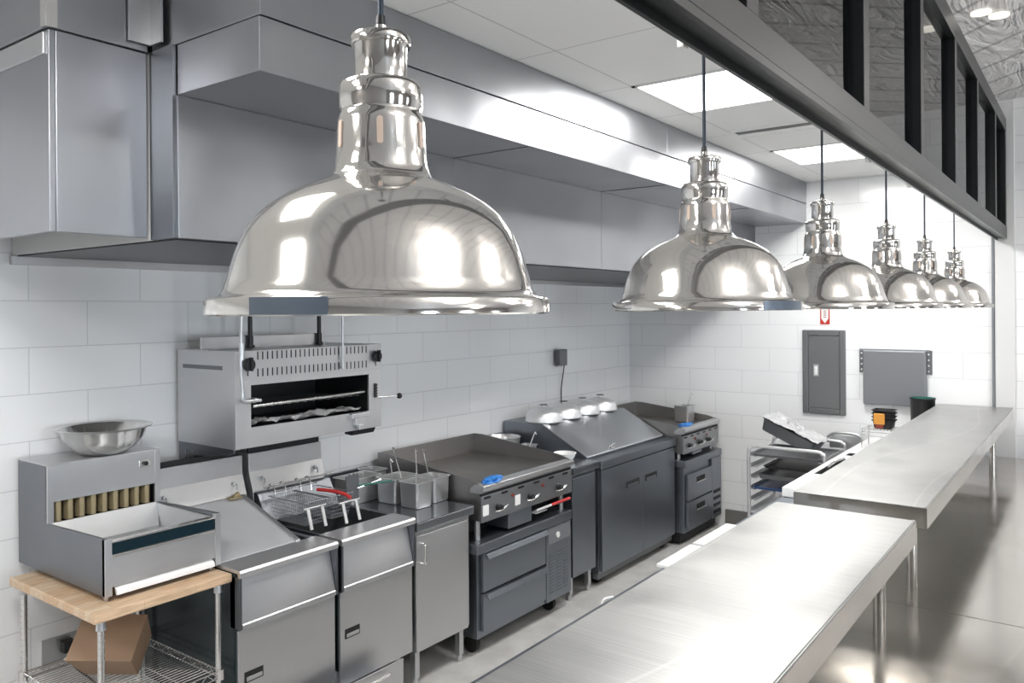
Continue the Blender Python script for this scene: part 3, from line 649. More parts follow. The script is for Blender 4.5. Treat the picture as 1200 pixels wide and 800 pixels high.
def basket(y0, y1, label, red):
    x0, x1 = -3.545, -3.25; z0, z1 = .955, 1.075
    t = thing('fryer_basket', label, 'fryer basket', ((x0+x1)/2, (y0+y1)/2, z0), 'wire baskets hanging in the right fryer')
    bm = nb(); r = .0011; xs = 16; ysn = 10; zs = 6; tp = .02
    for k in range(zs+1):
        z = z0+(z1-z0)*k/zs; s = tp*(1-k/zs)
        a, b, c, d = (x0+s, y0+s, z), (x1-s, y0+s, z), (x1-s, y1-s, z), (x0+s, y1-s, z)
        for p, q in ((a, b), (b, c), (c, d), (d, a)): cyl(bm, p, q, .0026 if k == zs else r, n=6)
    for i in range(xs+1):
        f = i/xs; xt = x0+(x1-x0)*f; xb = x0+tp+(x1-x0-2*tp)*f
        tube(bm, [(xt, y0, z1), (xb, y0+tp, z0), (xb, y1-tp, z0), (xt, y1, z1)], r, 5)
    for i in range(ysn+1):
        f = i/ysn; yt = y0+(y1-y0)*f; yb = y0+tp+(y1-y0-2*tp)*f
        tube(bm, [(x0, yt, z1), (x0+tp, yb, z0), (x1-tp, yb, z0), (x1, yt, z1)], r, 5)
    part('mesh_body', bm, 'grey', t, smooth=0)
    bm = nb(); m = (y0+y1)/2
    for y in (m-.035, m+.035): tube(bm, smooth_path([(x0+.004, y, z1-.02), (x0-.004, y, 1.10), (-3.575, y, 1.128), (-3.598, y, 1.118)]), .0035, 8)
    cyl(bm, (x0, m-.075, z1+.014), (x0, m+.075, z1+.014), .0035, n=8)
    part('hook', bm, 'shiny', t, smooth=40)
    # front handle: flat straps rising from the rim, cross bar, and a long red grip on one of them
    hx = -3.21 if not red else -3.16; hz = 1.055; m -= .045 if not red else .03
    bm = nb()
    for y in (m-.045, m+.045):
        hexa(bm, [(x1-.004, y-.009, z1-.035), (x1+.002, y-.009, z1-.035), (x1+.002, y+.009, z1-.035), (x1-.004, y+.009, z1-.035), (hx-.004, y-.009, hz), (hx+.002, y-.009, hz), (hx+.002, y+.009, hz), (hx-.004, y+.009, hz)])
        hexa(bm, [(hx+.026, y-.009, .957), (hx+.032, y-.009, .957), (hx+.032, y+.009, .957), (hx+.026, y+.009, .957), (hx-.003, y-.009, hz), (hx+.003, y-.009, hz), (hx+.003, y+.009, hz), (hx-.003, y+.009, hz)])
    cyl(bm, (hx, m-.07, hz+.003), (hx, m+.07, hz+.003), .0045, n=10)
    h = part('handle', bm, 'pan', t, smooth=40)
    if red:
        bm = nb(); tube(bm, smooth_path([(-3.37, m-.035, 1.098), (-3.29, m-.02, 1.10), (-3.21, m, 1.092), (hx, m+.01, hz+.018)]), .0095, 10)
        part('grip', bm, 'red', h, smooth=40, label='long red grip')
basket(2.620, 2.775, 'wire fryer basket with a bare metal handle, left of the red-handled one', False)
basket(2.790, 2.945, 'wire fryer basket with a red handle, right one in the tank', True)
t = thing('filter_drawer', 'low pull-out filter pan drawer standing on the floor below the fryers', 'drawer', (-3.1, 2.7, 0))
part('pan', B((-3.018, -2.86, 2.30, 2.905, .03, .20)), 'cool', t, .004)
bm = nb(); box(bm, -2.858, -2.852, 2.29, 2.915, .02, .29); part('front', bm, 'front', t, .002)
bm = nb(); tube(bm, smooth_path([(-2.852, 2.60, .25), (-2.825, 2.61, .26), (-2.82, 2.70, .26), (-2.825, 2.79, .26), (-2.852, 2.80, .25)]), .007, 8); part('handle', bm, 'shiny', t, smooth=40)
bm = nb()
for y in (2.35, 2.86):
    for x in (-2.90, -2.98): cyl(bm, (x, y-.01, .018), (x, y+.01, .018), .018, n=14)
part('caster', bm, 'rubber', t, smooth=40)

# ================================================================== SALAMANDER
t = thing('salamander_broiler', 'wall hung steel salamander broiler above the two fryers', 'broiler', (-3.6, 2.77, 1.385))
SX0, SX1, SY0, SY1, SZ0, SZ1 = -3.84, -3.345, 2.285, 3.25, 1.385, 1.860
OY0, OY1, OZ0, OZ1 = 2.375, 3.155, 1.483, 1.690
part('shell', B((SX0, SX1-.012, SY0, SY0+.01, SZ0, SZ1), (SX0, SX1-.012, SY1-.01, SY1, SZ0, SZ1), (SX0, SX0+.01, SY0+.01, SY1-.01, SZ0, SZ1), (SX0+.01, SX1-.012, SY0+.01, SY1-.01, SZ1-.01, SZ1), (SX0+.01, SX1-.012, SY0+.01, SY1-.01, SZ0, SZ0+.01)), 'front', t, .002)
part('face', B((SX1-.012, SX1, SY0, OY0, SZ0, SZ1), (SX1-.012, SX1, OY1, SY1, SZ0, SZ1), (SX1-.012, SX1, OY0, OY1, SZ0, OZ0), (SX1-.012, SX1, OY0, OY1, OZ1, SZ1)), 'front', t, 0)
part('face_trim', B((SX1, SX1+.003, SY0, SY0+.085, SZ0+.003, 1.715), (SX1, SX1+.003, SY0, SY1, 1.718, SZ1)), 'front', t, .001)
part('oven_cavity', B((SX0+.02, SX1-.013, OY0-.02, OY0-.01, OZ0-.02, OZ1+.05), (SX0+.02, SX1-.013, OY1+.01, OY1+.02, OZ0-.02, OZ1+.05), (SX0+.02, SX0+.03, OY0, OY1, OZ0-.02, OZ1+.05), (SX0+.02, SX1-.013, OY0-.01, OY1+.01, OZ1+.03, OZ1+.04), (SX0+.02, SX1-.013, OY0-.01, OY1+.01, OZ0-.02, OZ0-.01)), 'black', t)
bm = nb()
for k in range(26):
    y = SY0+.128+k*.0288
    for z in (1.835, 1.752): box(bm, SX1+.0031, SX1+.0036, y-.0035, y+.0035, z-.022, z+.018)
part('louvre_slots', bm, 'dark', t)
for y, z in ((2.355, 1.792), (3.205, 1.790)):
    bm = nb(); lathe(bm, [(.0, 0), (.030, 0), (.032, .004), (.030, .022), (.024, .027), (0, .027)], (0, 0, 0), 28)
    bmesh.ops.rotate(bm, verts=bm.verts[:], cent=(0, 0, 0), matrix=Matrix.Rotation(PI/2, 3, 'Y')); bmesh.ops.translate(bm, verts=bm.verts[:], vec=(SX1+.004, y, z))
    box(bm, SX1+.02, SX1+.042, y-.006, y+.006, z-.030, z+.036); box(bm, SX1+.004, SX1+.006, y-.003, y+.003, z-.055, z-.03)
    part('knob', bm, 'black', t, .001, smooth=40)
bm = nb(); tube(bm, [(SX1-.03, OY0+.03, 1.583), (SX1-.03, OY1-.01, 1.590)], .008, 10)
for i in range(14): cyl(bm, (SX0+.06, OY0+.05+i*.052, 1.56), (SX1-.03, OY0+.05+i*.052, 1.575), .0025, n=6)
part('rack', bm, 'shiny', t, smooth=40)
bm = nb(); random.seed(3)
pts = [[(SX1-.16+i*.028+random.uniform(-.006, .006), OY0+.02+j*.029, OZ0+.002+random.uniform(0, .026)) for i in range(6)] for j in range(26)]
loft(bm, pts, False, False, False); part('foil_liner', bm, 'foil', t, smooth=0, label='crumpled foil lining the bottom')
part('rear_rail', B((-3.62, -3.61, SY0-.01, 3.06, SZ1, SZ1+.062), (-3.62, -3.55, SY0-.01, SY0+.04, SZ1, SZ1+.004)), 'front', t, .001)
part('side_grille', B((SX0+.05, SX1-.10, SY0-.001, SY0, 1.765, 1.785)), 'side', t)
for y in (2.553, 3.013):
    bm = nb(); cyl(bm, (-3.60, y, 1.862), (-3.60, y, 2.298), .012, n=14); cyl(bm, (-3.60, y, 1.862), (-3.60, y, 1.875), .024, n=14); box(bm, -3.625, -3.60, y-.02, y+.02, 1.862, 1.925); part('hanger_post', bm, 'black', t, smooth=40)
bm = nb(); box(bm, SX1-.002, SX1+.006, 3.193, 3.212, 1.555, 1.635)
for k in range(5): box(bm, SX1+.006, SX1+.012, 3.193, 3.212, 1.558+k*.016, 1.566+k*.016)
lv = part('height_ratchet', bm, 'black', t)
bm = nb(); tube(bm, [(SX1+.005, 3.205, 1.555), (SX1+.035, 3.345, 1.552)], .0045, 8); part('lever', bm, 'zinc', lv, smooth=40)
bm = nb(); bmesh.ops.create_icosphere(bm, subdivisions=3, radius=.017); bmesh.ops.translate(bm, verts=bm.verts[:], vec=(SX1+.038, 3.36, 1.552)); part('lever_ball', bm, 'rubber', lv, smooth=60)
bm = nb(); box(bm, SX1, SX1+.03, 3.00, 3.135, 1.455, 1.482); box(bm, SX1, SX1+.026, 3.03, 3.10, 1.415, 1.455); box(bm, SX1+.01, SX1+.035, 3.05, 3.085, 1.39, 1.42); part('gas_valve', bm, 'zinc', t, .004, label='pale cast gas valve on the lower edge')
bm = nb(); prism(bm, [(SX1-.02, SZ0), (SX1-.10, SZ0), (SX1-.10, SZ0-.03), (SX1-.04, SZ0-.035)], 'y', 3.06, 3.23); part('grease_cup', bm, 'black', t, .004)
bm = nb(); prism(bm, [(SX0, SZ0-.001), (SX1-.02, SZ0-.001), (SX1-.02, SZ0-.02), (-3.60, SZ0-.055), (-3.70, SZ0-.06), (-3.70, SZ0-.035), (-3.78, SZ0-.035), (-3.78, SZ0-.13), (SX0, SZ0-.13)], 'y', SY0+.004, SY0+.012); part('mount_bracket', bm, 'side', t, .001)
parts('support_post', [(-3.79, -3.755, y-.018, y+.018, 0, SZ0-.001) for y in (2.36, 3.10)], 'black', t, bev=.002)
part('support_rail', B((-3.79, -3.74, 2.38, 3.08, SZ0-.05, SZ0-.002)), 'black', t, .002)
# gas pipes (two separate drops)
bm = nb(); X = SX1+.06
tube(bm, [(X, 2.285, 1.66), (X, 2.275, 1.80), (X, 2.29, 2.298)], .0085, 10); tube(bm, [(X, 2.284, 1.82), (X, 2.284, 1.90)], .011, 12); cyl(bm, (X, 2.282, 1.845), (X, 2.282, 1.855), .016, n=12)
tube(bm, smooth_path([(X, 2.285, 1.665), (X, 2.285, 1.635), (X, 2.30, 1.622), (X, 2.33, 1.622)]), .0115, 12); tube(bm, [(X, 2.33, 1.622), (X, 2.385, 1.620)], .009, 10); cyl(bm, (X, 2.345, 1.622), (X, 2.36, 1.622), .013, n=12)
tube(bm, [(X, 2.385, 1.620), (X-.10, 2.39, 1.618)], .009, 10)
solo('gas_pipe', bm, 'zinc', 'thin jointed pipe with an elbow at the left front of the broiler', 'pipe', (X, 2.285, 1.62), smooth=40, group='thin pipes in front of the broiler')
bm = nb(); X = SX1+.02
tube(bm, [(X, 2.945, 1.76), (X, 2.945, 2.298)], .0065, 10); tube(bm, [(X, 2.945, 1.735), (X, 2.945, 1.775)], .010, 10); cyl(bm, (X, 2.945, 1.80), (X, 2.945, 1.806), .010, n=10); tube(bm, [(X, 2.945, 1.745), (SX1+.004, 2.945, 1.745)], .007, 8)
solo('gas_pipe', bm, 'zinc', 'thin straight pipe dropping in front of the broiler louvres', 'pipe', (X, 2.945, 1.74), smooth=40, group='thin pipes in front of the broiler')

# ================================================================== CABINET BETWEEN FRYER AND GRIDDLE
def plain_cabinet(y0, y1, label, handle, hinge, mat, z1=.91, zb=.21):
    t = thing('steel_cabinet', label, 'cabinet', (-3.4, (y0+y1)/2, 0), 'narrow steel cabinets in the cooking line')
    part('worktop', B((XW+.03, -2.95, y0, y1, z1-.05, z1)), 'darktop', t, .006)
    part('body', B((XW+.05, -2.985, y0+.01, y1-.012, zb, z1-.052)), mat, t)
    part('upstand', B((XW+.01, XW+.03, y0, y1, z1-.05, z1+.13)), 'cool', t, .002)
    d = part('door', B((-2.98, -2.962, y0+.004, y1-.045, zb, z1-.075)), mat, t, .004)
    if handle:
        bm = nb(); ya = y0+.045
        tube(bm, smooth_path([(-2.962, ya, .79), (-2.935, ya, .785), (-2.932, ya, .735), (-2.935, ya, .685), (-2.962, ya, .68)]), .0065, 8); part('handle', bm, 'shiny', d, smooth=40)
    for x in (-3.03, -3.75):
        for y in (y0+.06, y1-.05):
            bm = nb(); box(bm, x-.018, x+.018, y-.018, y+.018, .04, zb); cyl(bm, (x, y, 0), (x, y, .04), .016, n=14); part('leg', bm, 'zinc', t, .002)
    return t
plain_cabinet(3.126, 3.61, 'steel cabinet with a small curved handle between the fryer and the griddle', True, 0, 'front')
plain_cabinet(4.70, 5.06, 'narrow dark steel cabinet between the griddle and the sloping-lid prep table', False, 0, 'cool', .945, .18)
# pans on the first cabinet
def steam_pan(cx, cy, w, l, h, label, rot=0, z0=.91, ladle=None, group='steam table pans beside the griddle'):
    t = thing('steam_pan', label, 'food pan', (cx, cy, z0), group)
    bm = nb(); openpan(bm, cx, cy, z0, z0+h, w, l, .016, .009, rot); part('body', bm, 'pan', t, smooth=35)
    return t
def ladle(p0, p1, label, z_hook=.0, mat='shiny'):
    p0, p1 = Vector(p0), Vector(p1); bm = nb()
    d = (p1-p0); u = d.normalized()
    tube(bm, smooth_path([p0, p0+d*.5, p1, p1+u*.012+Vector((.004, 0, .004)), p1+Vector((.016, .004, -.002))]), .0034, 8)
    t = thing('ladle', label, 'ladle', p0); part('shaft', bm, mat, t, smooth=40)
    bm = nb(); lathe(bm, [(.0, -.018), (.014, -.016), (.024, -.004), (.027, .01), (.0255, .01), (.022, -.003), (.012, -.014), (0, -.016)], p0, 20); part('bowl', bm, mat, t, smooth=50)
steam_pan(-3.215, 3.40, .165, .155, .15, 'deep steel pan nearest the front edge of the pan cluster')
steam_pan(-3.405, 3.44, .175, .22, .15, 'long steel pan with a white-tipped ladle, left of the front pan')
steam_pan(-3.235, 3.568, .165, .16, .15, 'deep steel pan touching the left side of the griddle')
steam_pan(-3.60, 3.30, .175, .26, .15, 'wide steel pan behind the fryer skimmer')
steam_pan(-3.70+.02, 3.50, .15, .14, .15, 'small steel pan against the wall behind the cluster')
ladle((-3.41, 3.42, .965), (-3.375, 3.35, 1.16), 'short ladle with a pale handle end standing in the long pan', mat='dome')
ladle((-3.22, 3.42, .965), (-3.33, 3.52, 1.20), 'ladle leaning back out of the front pan')
ladle((-3.24, 3.565, .965), (-3.36, 3.62, 1.18), 'ladle leaning out of the pan that touches the griddle')
ladle((-3.40, 3.49, .975), (-3.52, 3.52, 1.19), 'thin ladle leaning toward the wall from the long pan')
# skimmer laid on the fryer with green handle
t = thing('fryer_skimmer', 'dark square fryer skimmer with a green handle leaning by the pans', 'skimmer', (-3.45, 3.13, .945))
bm = nb(); prism(bm, [(3.075, .965), (3.165, .965), (3.17, 1.10), (3.155, 1.118), (3.15, 1.105), (3.13, 1.122), (3.12, 1.108), (3.10, 1.118), (3.085, 1.108), (3.07, 1.112)], 'x', -3.452, -3.446); part('blade', bm, 'greydk', t, .001)
bm = nb(); tube(bm, [(-3.447, 3.16, 1.03), (-3.36, 3.26, 1.075)], .004, 8); part('shaft', bm, 'shiny', t, smooth=40)
bm = nb(); tube(bm, [(-3.445, 3.165, 1.045), (-3.31, 3.30, 1.065)], .0065, 8); part('grip', bm, 'green', t, smooth=40, label='green handle')

# ================================================================== GRIDDLES
def crumple(c, sx, sy, sz, seed):
    bm = nb(); bmesh.ops.create_icosphere(bm, subdivisions=4, radius=1)
    for v in bm.verts:
        n = noise.noise(v.co*1.9+Vector((seed, 0, 0))); n2 = noise.noise(v.co*4.5+Vector((0, seed, 0)))
        v.co *= 1 + .55*n + .25*n2
        v.co.z = max(v.co.z, -.35)
        v.co = Vector((v.co.x*sx, v.co.y*sy, (v.co.z+.35)*sz)) + Vector(c)
    return bm
def griddle(y0, y1, XF, label, knobs, seed, labels, zf=.677, XB=-3.80):
    t = thing('flat_top_griddle', label, 'griddle', ((XF+XB)/2, (y0+y1)/2, .68), 'steel flat top griddles')
    part('body', B((XB, XF-.03, y0+.006, y1-.006, .80, .965)), 'gside', t, .002)
    for a in (y0, y1-.006):
        bm = nb(); prism(bm, [(XB, .965), (XF-.02, .965), (XF-.01, 1.015), (XF-.12, 1.045), (XB+.08, 1.125), (XB, 1.125)], 'y', a, a+.006)
        part('side_splash', bm, 'gside', t, .001)
    part('back_splash', B((XB-.004, XB+.004, y0, y1, .965, 1.125)), 'gside', t, .001)
    part('plate', B((XB+.006, XF-.10, y0+.008, y1-.008, .965, .99)), 'griddle', t, .002, label='brown seasoned cooking plate')
    bm = nb(); prism(bm, [(XF-.098, .965), (XF-.02, .965), (XF+.004, .985), (XF+.008, 1.012), (XF-.002, 1.018), (XF-.06, 1.02), (XF-.098, .992)], 'y', y0-.002, y1+.001); part('front_rail', bm, 'front', t, .003)
    p = part('control_panel', B((XF-.028, XF-.012, y0, y1, .795, .950)), 'panelsteel', t, .002)
    part('underside_shade', B((XB+.05, XF-.20, y0+.03, y1-.03, zf+.01, .799)), 'dark', t)  # dark box painted in for the shade below the griddle
    part('shadow_gap', B((XF-.03, XF-.018, y0+.004, y1-.004, .950, .966)), 'dark', t)
    w = y1-y0
    for k in range(6):
        bm = nb(); y = y0+w*(.055+k*.172); loft(bm, [[(x, *q) for q in [(y+a*.024+(.010*math.cos(th)), .937+.008*math.sin(th)) for a, th in ((1, -1.2), (1, 0), (1, 1.2), (-1, 1.94), (-1, 3.14), (-1, 4.34))]] for x in (XF-.0125, XF-.011)])
        part('sight_slot', bm, 'black', t)
    for k in knobs:
        y = y0+w*k
        bm = nb(); cyl(bm, (XF-.012, y, .862), (XF+.022, y, .862), .021, .018, 20); kn = part('knob', bm, 'black', t, .002, smooth=40)
        bm = nb(); tube(bm, smooth_path([(XF+.012, y-.055, .848), (XF+.032, y-.02, .852), (XF+.034, y+.02, .860), (XF+.028, y+.055, .872), (XF+.014, y+.052, .862), (XF+.020, y+.01, .846), (XF+.016, y-.03, .842)]), .0034, 8); part('knob_handle', bm, 'shiny', kn, smooth=40)
    for f in (.305, .64):
        bm = nb(); cyl(bm, (XF-.012, y0+w*f, .905), (XF-.004, y0+w*f, .905), .010, n=14); part('indicator', bm, 'sauce', t, smooth=40, label='small red indicator')
    for f in labels:
        part('sticker', B((XF-.012, XF-.0108, y0+w*f, y0+w*f+.055, .832, .895)), 'white', t, label='blank white sticker')
    part('drip_box', B((XF-.195, XF-.022, y0+w*.28, y0+w*.53, zf+.02, .79)), 'cool', t, .004)
    for x in (XF-.08, XB+.10):
        for y in (y0+.04, y1-.04): bm = nb(); cyl(bm, (x, y, zf), (x, y, .80), .018, n=14); part('foot', bm, 'zinc', t, smooth=40)
    return t
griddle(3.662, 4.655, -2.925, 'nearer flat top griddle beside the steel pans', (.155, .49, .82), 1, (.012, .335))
bm = crumple((-2.955, 3.79, 1.018), .035, .085, .022, 4.2)
solo('nitrile_glove', bm, 'blue', 'crumpled blue glove on the front rail of the nearer griddle', 'glove', (-2.955, 3.79, 1.018), smooth=60)
t = thing('scraper', 'long scraper with a red handle stored under the nearer griddle', 'scraper', (-2.93, 4.35, .735))
bm = nb(); box(bm, -2.99, -2.93, 4.21, 4.34, .735, .743); tube(bm, [(-2.93, 4.22, .757), (-2.925, 4.38, .762)], .009, 8); part('blade', bm, 'dome', t, .002)
bm = nb(); tube(bm, [(-2.925, 4.38, .762), (-2.92, 4.60, .765)], .010, 10); part('grip', bm, 'red', t, smooth=40, label='red handle')
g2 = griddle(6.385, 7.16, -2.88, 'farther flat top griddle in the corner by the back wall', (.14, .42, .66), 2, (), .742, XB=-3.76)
bm = crumple((-2.96, 6.58, 1.018), .04, .11, .016, 8.1)
solo('nitrile_glove', bm, 'blue', 'crumpled blue glove on the front rail of the farther griddle', 'glove', (-2.96, 6.58, 1.018), smooth=60)
steam_pan(-3.16, 7.00, .165, .175, .15, 'steel pan standing on the farther griddle by the back wall', z0=.992, group='steam pan on the far griddle')
ladle((-3.16, 7.01, 1.045), (-3.13, 7.08, 1.235), 'ladle standing in the pan on the farther griddle')

# refrigerated bases under the griddles
def chef_base(y0, y1, XF, label, near, ztop=.676):
    t = thing('refrigerated_base', label, 'refrigerated drawers', (XF-.4, (y0+y1)/2, 0), 'refrigerated drawer bases below the griddles')
    yp = y1-(.305 if near else .22)
    part('body', B((-3.80, XF-.03, y0+.03, y1-.004, .11, ztop-.062)), 'cool', t, .002)
    part('top', B((-3.82, XF, y0, y1, ztop-.06, ztop)), 'cool', t, .006)
    for a, b in ((.385, .612), (.150, .372)):
        d = part('drawer', B((XF-.028, XF-.004, y0+.06, yp-.012, a, b)), 'cool', t, .003)
        if near:
            bm = nb(); prism(bm, [(XF-.006, b), (XF+.012, b-.002), (XF+.026, b-.030), (XF+.022, b-.033), (XF+.008, b-.010), (XF-.006, b-.012)], 'y', y0+.075, yp-.015); part('handle', bm, 'cool', d, .001)
        else:
            m = (y0+.06+yp)/2
            part('handle', B((XF-.006, XF-.002, m-.09, m+.09, b-.085, b-.045)), 'dark', d, .001); part('handle_pull', B((XF-.004, XF+.006, m-.10, m+.10, b-.095, b-.085)), 'shiny', d, .001)
    p = part('compressor_panel', B((XF-.028, XF-.008, yp, y1-.004, .12, ztop-.065)), 'cool', t, .002)
    bm = nb()
    if near:
        for c in range(3):
            for k in range(13): box(bm, XF-.008, XF-.003, yp+.03+c*.085, yp+.09+c*.085, .17+k*.021, .178+k*.021)
        part('louvres', bm, 'cool', p, .002)
        part('display', B((XF-.008, XF-.004, yp+.02, y1-.02, .50, .60)), 'grey', p, .002)
        bm = nb(); cyl(bm, (XF-.004, yp+.13, .545), (XF+.002, yp+.13, .545), .020, n=18); part('thermometer', bm, 'white', p, smooth=40)
    else:
        for k in range(4): box(bm, XF-.0085, XF-.005, yp+.03, y1-.03, .16+k*.062, .19+k*.062)
        part('louvres', bm, 'dark', p, .002)
    if not near: part('toe_recess', B((-3.78, XF-.07, y0+.03, y1-.01, .03, .109)), 'dark', t)
    for y in (y0+.09, y1-.12):
        for x in (XF-.12, -3.7):
            bm = nb(); cyl(bm, (x, y-.016, .05), (x, y+.016, .05), .05, n=24); box(bm, x-.03, x+.03, y-.02, y+.02, .09, .111); part('caster', bm, 'rubber', t, smooth=40)
chef_base(3.612, 4.645, -2.93, 'two-drawer refrigerated base under the nearer griddle', True)
chef_base(6.375, 7.19, -2.87, 'two-drawer refrigerated base under the farther griddle', False, .74)

# ================================================================== SLOPING-LID PREP TABLE AND DOMES
t = thing('prep_table', 'two-door refrigerated prep table with a sloping steel lid', 'prep table', (-3.4, 5.72, 0))
PY0, PY1 = 5.085, 5.825+.535
part('body', B((XW+.02, -2.985, PY0+.01, PY1-.01, .10, .872)), 'cool', t, .002)
part('front_band', B((-3.075, -2.948, PY0, PY1, .872, .935)), 'cool', t, .006)
bm = nb(); prism(bm, [(XW+.02, .873), (-3.077, .873), (-3.077, .948), (-3.478, 1.164), (XW+.02, 1.164)], 'y', PY0+.004, PY1-.004); part('hood_housing', bm, 'cool', t, .003)
bm = nb(); prism(bm, [(-3.07, .949), (-3.076, .956), (-3.462, 1.1645), (-3.466, 1.157)], 'y', PY0-.004, PY1+.004); part('lid', bm, 'top', t, .001)
bm = nb(); box(bm, -3.082, -3.07, 5.46, 5.50, .957, .985); tube(bm, smooth_path([(-3.09, 5.44, .96), (-3.085, 5.45, .985), (-3.09, 5.53, .99), (-3.10, 5.56, .98)]), .006, 8); part('lid_handle', bm, 'shiny', t, .001)
ym = 5.77-.02
for i, (a, b) in enumerate(((PY0+.02, ym-.003), (ym+.003, PY1-.015))):
    d = part('door', B((-2.983, -2.957, a, b, .115, .862)), 'cool', t, .004)
    h = (5.47, 5.69) if i == 0 else (5.79, 6.0)
    part('handle', B((-2.9575, -2.9555, h[0], h[1], .665, .715)), 'black', d); part('handle_pull', B((-2.9555, -2.952, h[0]+.02, h[1]-.02, .668, .690)), 'cool', d, .002)
for y in (PY0+.1, PY1-.1):
    for x in (-3.06, -3.75):
        bm = nb(); cyl(bm, (x, y-.016, .045), (x, y+.016, .045), .045, n=24); box(bm, x-.03, x+.03, y-.02, y+.02, .075, .101); part('caster', bm, 'rubber', t, smooth=40)
part('toe_rail', B((-3.04, -2.99, PY0+.01, PY1-.01, .055, .10)), 'greydk', t, .002)
# basting domes
def dome_proto(c):
    t = thing('basting_dome', 'spun metal basting dome on the prep table, nearest the camera', 'basting dome', c, 'basting domes lined up on the prep table')
    bm = nb(); lathe(bm, [(.146, .0), (.148, .003), (.146, .010), (.143, .035), (.134, .062), (.115, .085), (.085, .100), (.04, .108), (0, .110)], c, 56); lathe(bm, [(.144, .0), (.146, .0)], c, 56); part('cover', bm, 'dome', t, smooth=60)
    bm = nb(); cyl(bm, (c[0], c[1], c[2]+.108), (c[0], c[1], c[2]+.126), .006, n=10); part('stem', bm, 'dome', t, smooth=40)
    bm = nb(); lathe(bm, [(0, .126), (.030, .126), (.034, .129), (.030, .133), (0, .134)], c, 28); part('knob', bm, 'greydk', t, smooth=40)
    return t
d0 = dome_proto((-3.565, 5.24, 1.1665))
for y, lb in ((5.535, 'second basting dome from the camera, in front of the hanging cable'), (5.83, 'third basting dome from the camera'), (6.13, 'basting dome farthest from the camera, beside the far griddle')):
    dup(d0, (-3.565, y, 1.1665), lb)
# things on the narrow cabinet (top .945) and behind
t = thing('saute_pan', 'round straight-sided steel pan stacked on another by the wall behind the nearer griddle', 'pan', (-3.70, 4.88, 1.005))
bm = nb(); lathe(bm, [(0, .0), (.118, .0), (.128, .008), (.134, .062), (.139, .066), (.134, .068), (.129, .062), (.122, .012), (0, .006)], (-3.70, 4.88, 1.012), 48); part('bowl', bm, 'pan', t, smooth=50)
bm = nb(); lathe(bm, [(0, .012), (.02, .012), (.012, .03), (.018, .045), (0, .05)], (-3.70, 4.88, 1.012), 20); part('knob', bm, 'shiny', t, smooth=40)
bm = nb(); lathe(bm, [(0, 0), (.108, 0), (.116, .010), (.120, .062), (.112, .063), (.106, .012), (0, .008)], (-3.70, 4.88, .946), 36); solo('stock_dish', bm, 'pan', 'round steel dish at the bottom of the stack by the wall behind the griddle', 'dish', (-3.70, 4.88, .946), smooth=50)
steam_pan(-3.50, 4.90, .13, .17, .085, 'small square pan holding an upright spoon, behind the nearer griddle', z0=.945, group='small pan on the narrow cabinet')
ladle((-3.50, 4.93, .985), (-3.47, 4.97, 1.105), 'short spoon standing in the small square pan', mat='dome')
t = thing('side_dish', 'small white dish near the front edge between griddle and prep table', 'dish', (-3.17, 4.93, .945))
bm = nb(); lathe(bm, [(0, 0), (.055, 0), (.075, .03), (.082, .052), (.087, .054), (.080, .056), (.072, .032), (.05, .006), (0, .005)], (-3.17, 4.93, .946), 32); part('dish', bm, 'white', t, smooth=50)
# outlet with cable above the domes
t = thing('power_outlet', 'grey outlet box with a plug on the left wall above the domes', 'outlet', (XW, 5.93, 1.6))
part('box', B((XW, XW+.03, 5.88, 6.03, 1.545, 1.685)), 'zinc', t, .004)
part('cover', B((XW+.03, XW+.075, 5.83, 5.96, 1.56, 1.70)), 'greydk', t, .008)
bm = nb(); tube(bm, smooth_path([(XW+.05, 5.945, 1.57), (XW+.04, 5.945, 1.50), (XW+.02, 5.94, 1.35), (XW+.02, 5.94, 1.16)]), .005, 8); part('cable', bm, 'cable', t, smooth=40)

# ================================================================== BACK WALL
t = thing('electrical_panel', 'tall grey steel electrical panel set in the back wall', 'electrical panel', (-1.94, YB, 1.49))
a0, a1, b0, b1 = -2.137, -1.772, 1.118, 1.856; y = YB
part('frame', B((a0, a0+.05, y-.022, y, b0, b1), (a1-.05, a1, y-.022, y, b0, b1), (a0+.05, a1-.05, y-.022, y, b0, b0+.05), (a0+.05, a1-.05, y-.022, y, b1-.05, b1)), 'panel', t, .008)
d = part('door', B((a0+.052, a1-.052, y-.015, y, b0+.052, b1-.052)), 'panel', t, .003)
l = part('latch', B((-2.045, -1.995, y-.019, y-.015, 1.445, 1.555)), 'zinc', d, .003)
part('latch_insert', B((-2.034, -2.006, y-.021, y-.019, 1.46, 1.54)), 'white', d, .002)
t = thing('fold_down_shelf', 'flat grey metal shelf folded against the back wall', 'wall shelf', (-1.38, YB, 1.48))
part('panel', B((-1.625, -1.145, y-.055, y-.003, 1.235, 1.69)), 'grey', t, .008)
part('top_flange', B((-1.66, -1.12, y-.012, y, 1.68, 1.70)), 'grey', t, .002)
for s, x in ((-1, -1.662), (1, -1.148)):
    br = part('bracket', B((x, x+.042, y-.010, y, 1.50, 1.695)), 'greydk', t, .001)
    bm = nb()
    for k in range(4): cyl(bm, (x+.018, y-.0105, 1.525+k*.046), (x+.018, y-.012, 1.525+k*.046), .007, n=12)
    part('screw', bm, 'white', br, smooth=40)
t = thing('extinguisher_sign', 'small red and white fire extinguisher arrow sign on the back wall', 'sign', (-1.94, YB, 1.97))
part('plate', B((-1.985, -1.905, y-.004, y, 1.905, 2.045)), 'signred', t)
bm = nb(); prism(bm, [(-1.975, 2.04), (-1.915, 2.04), (-1.915, 1.955), (-1.945, 1.915), (-1.975, 1.955)], 'y', y-.0055, y-.004); ar = part('arrow', bm, 'white', t)
bm = nb()
for k in range(4): box(bm, -1.957, -1.933, y-.0062, y-.0055, 1.965+k*.018, 1.972+k*.018)
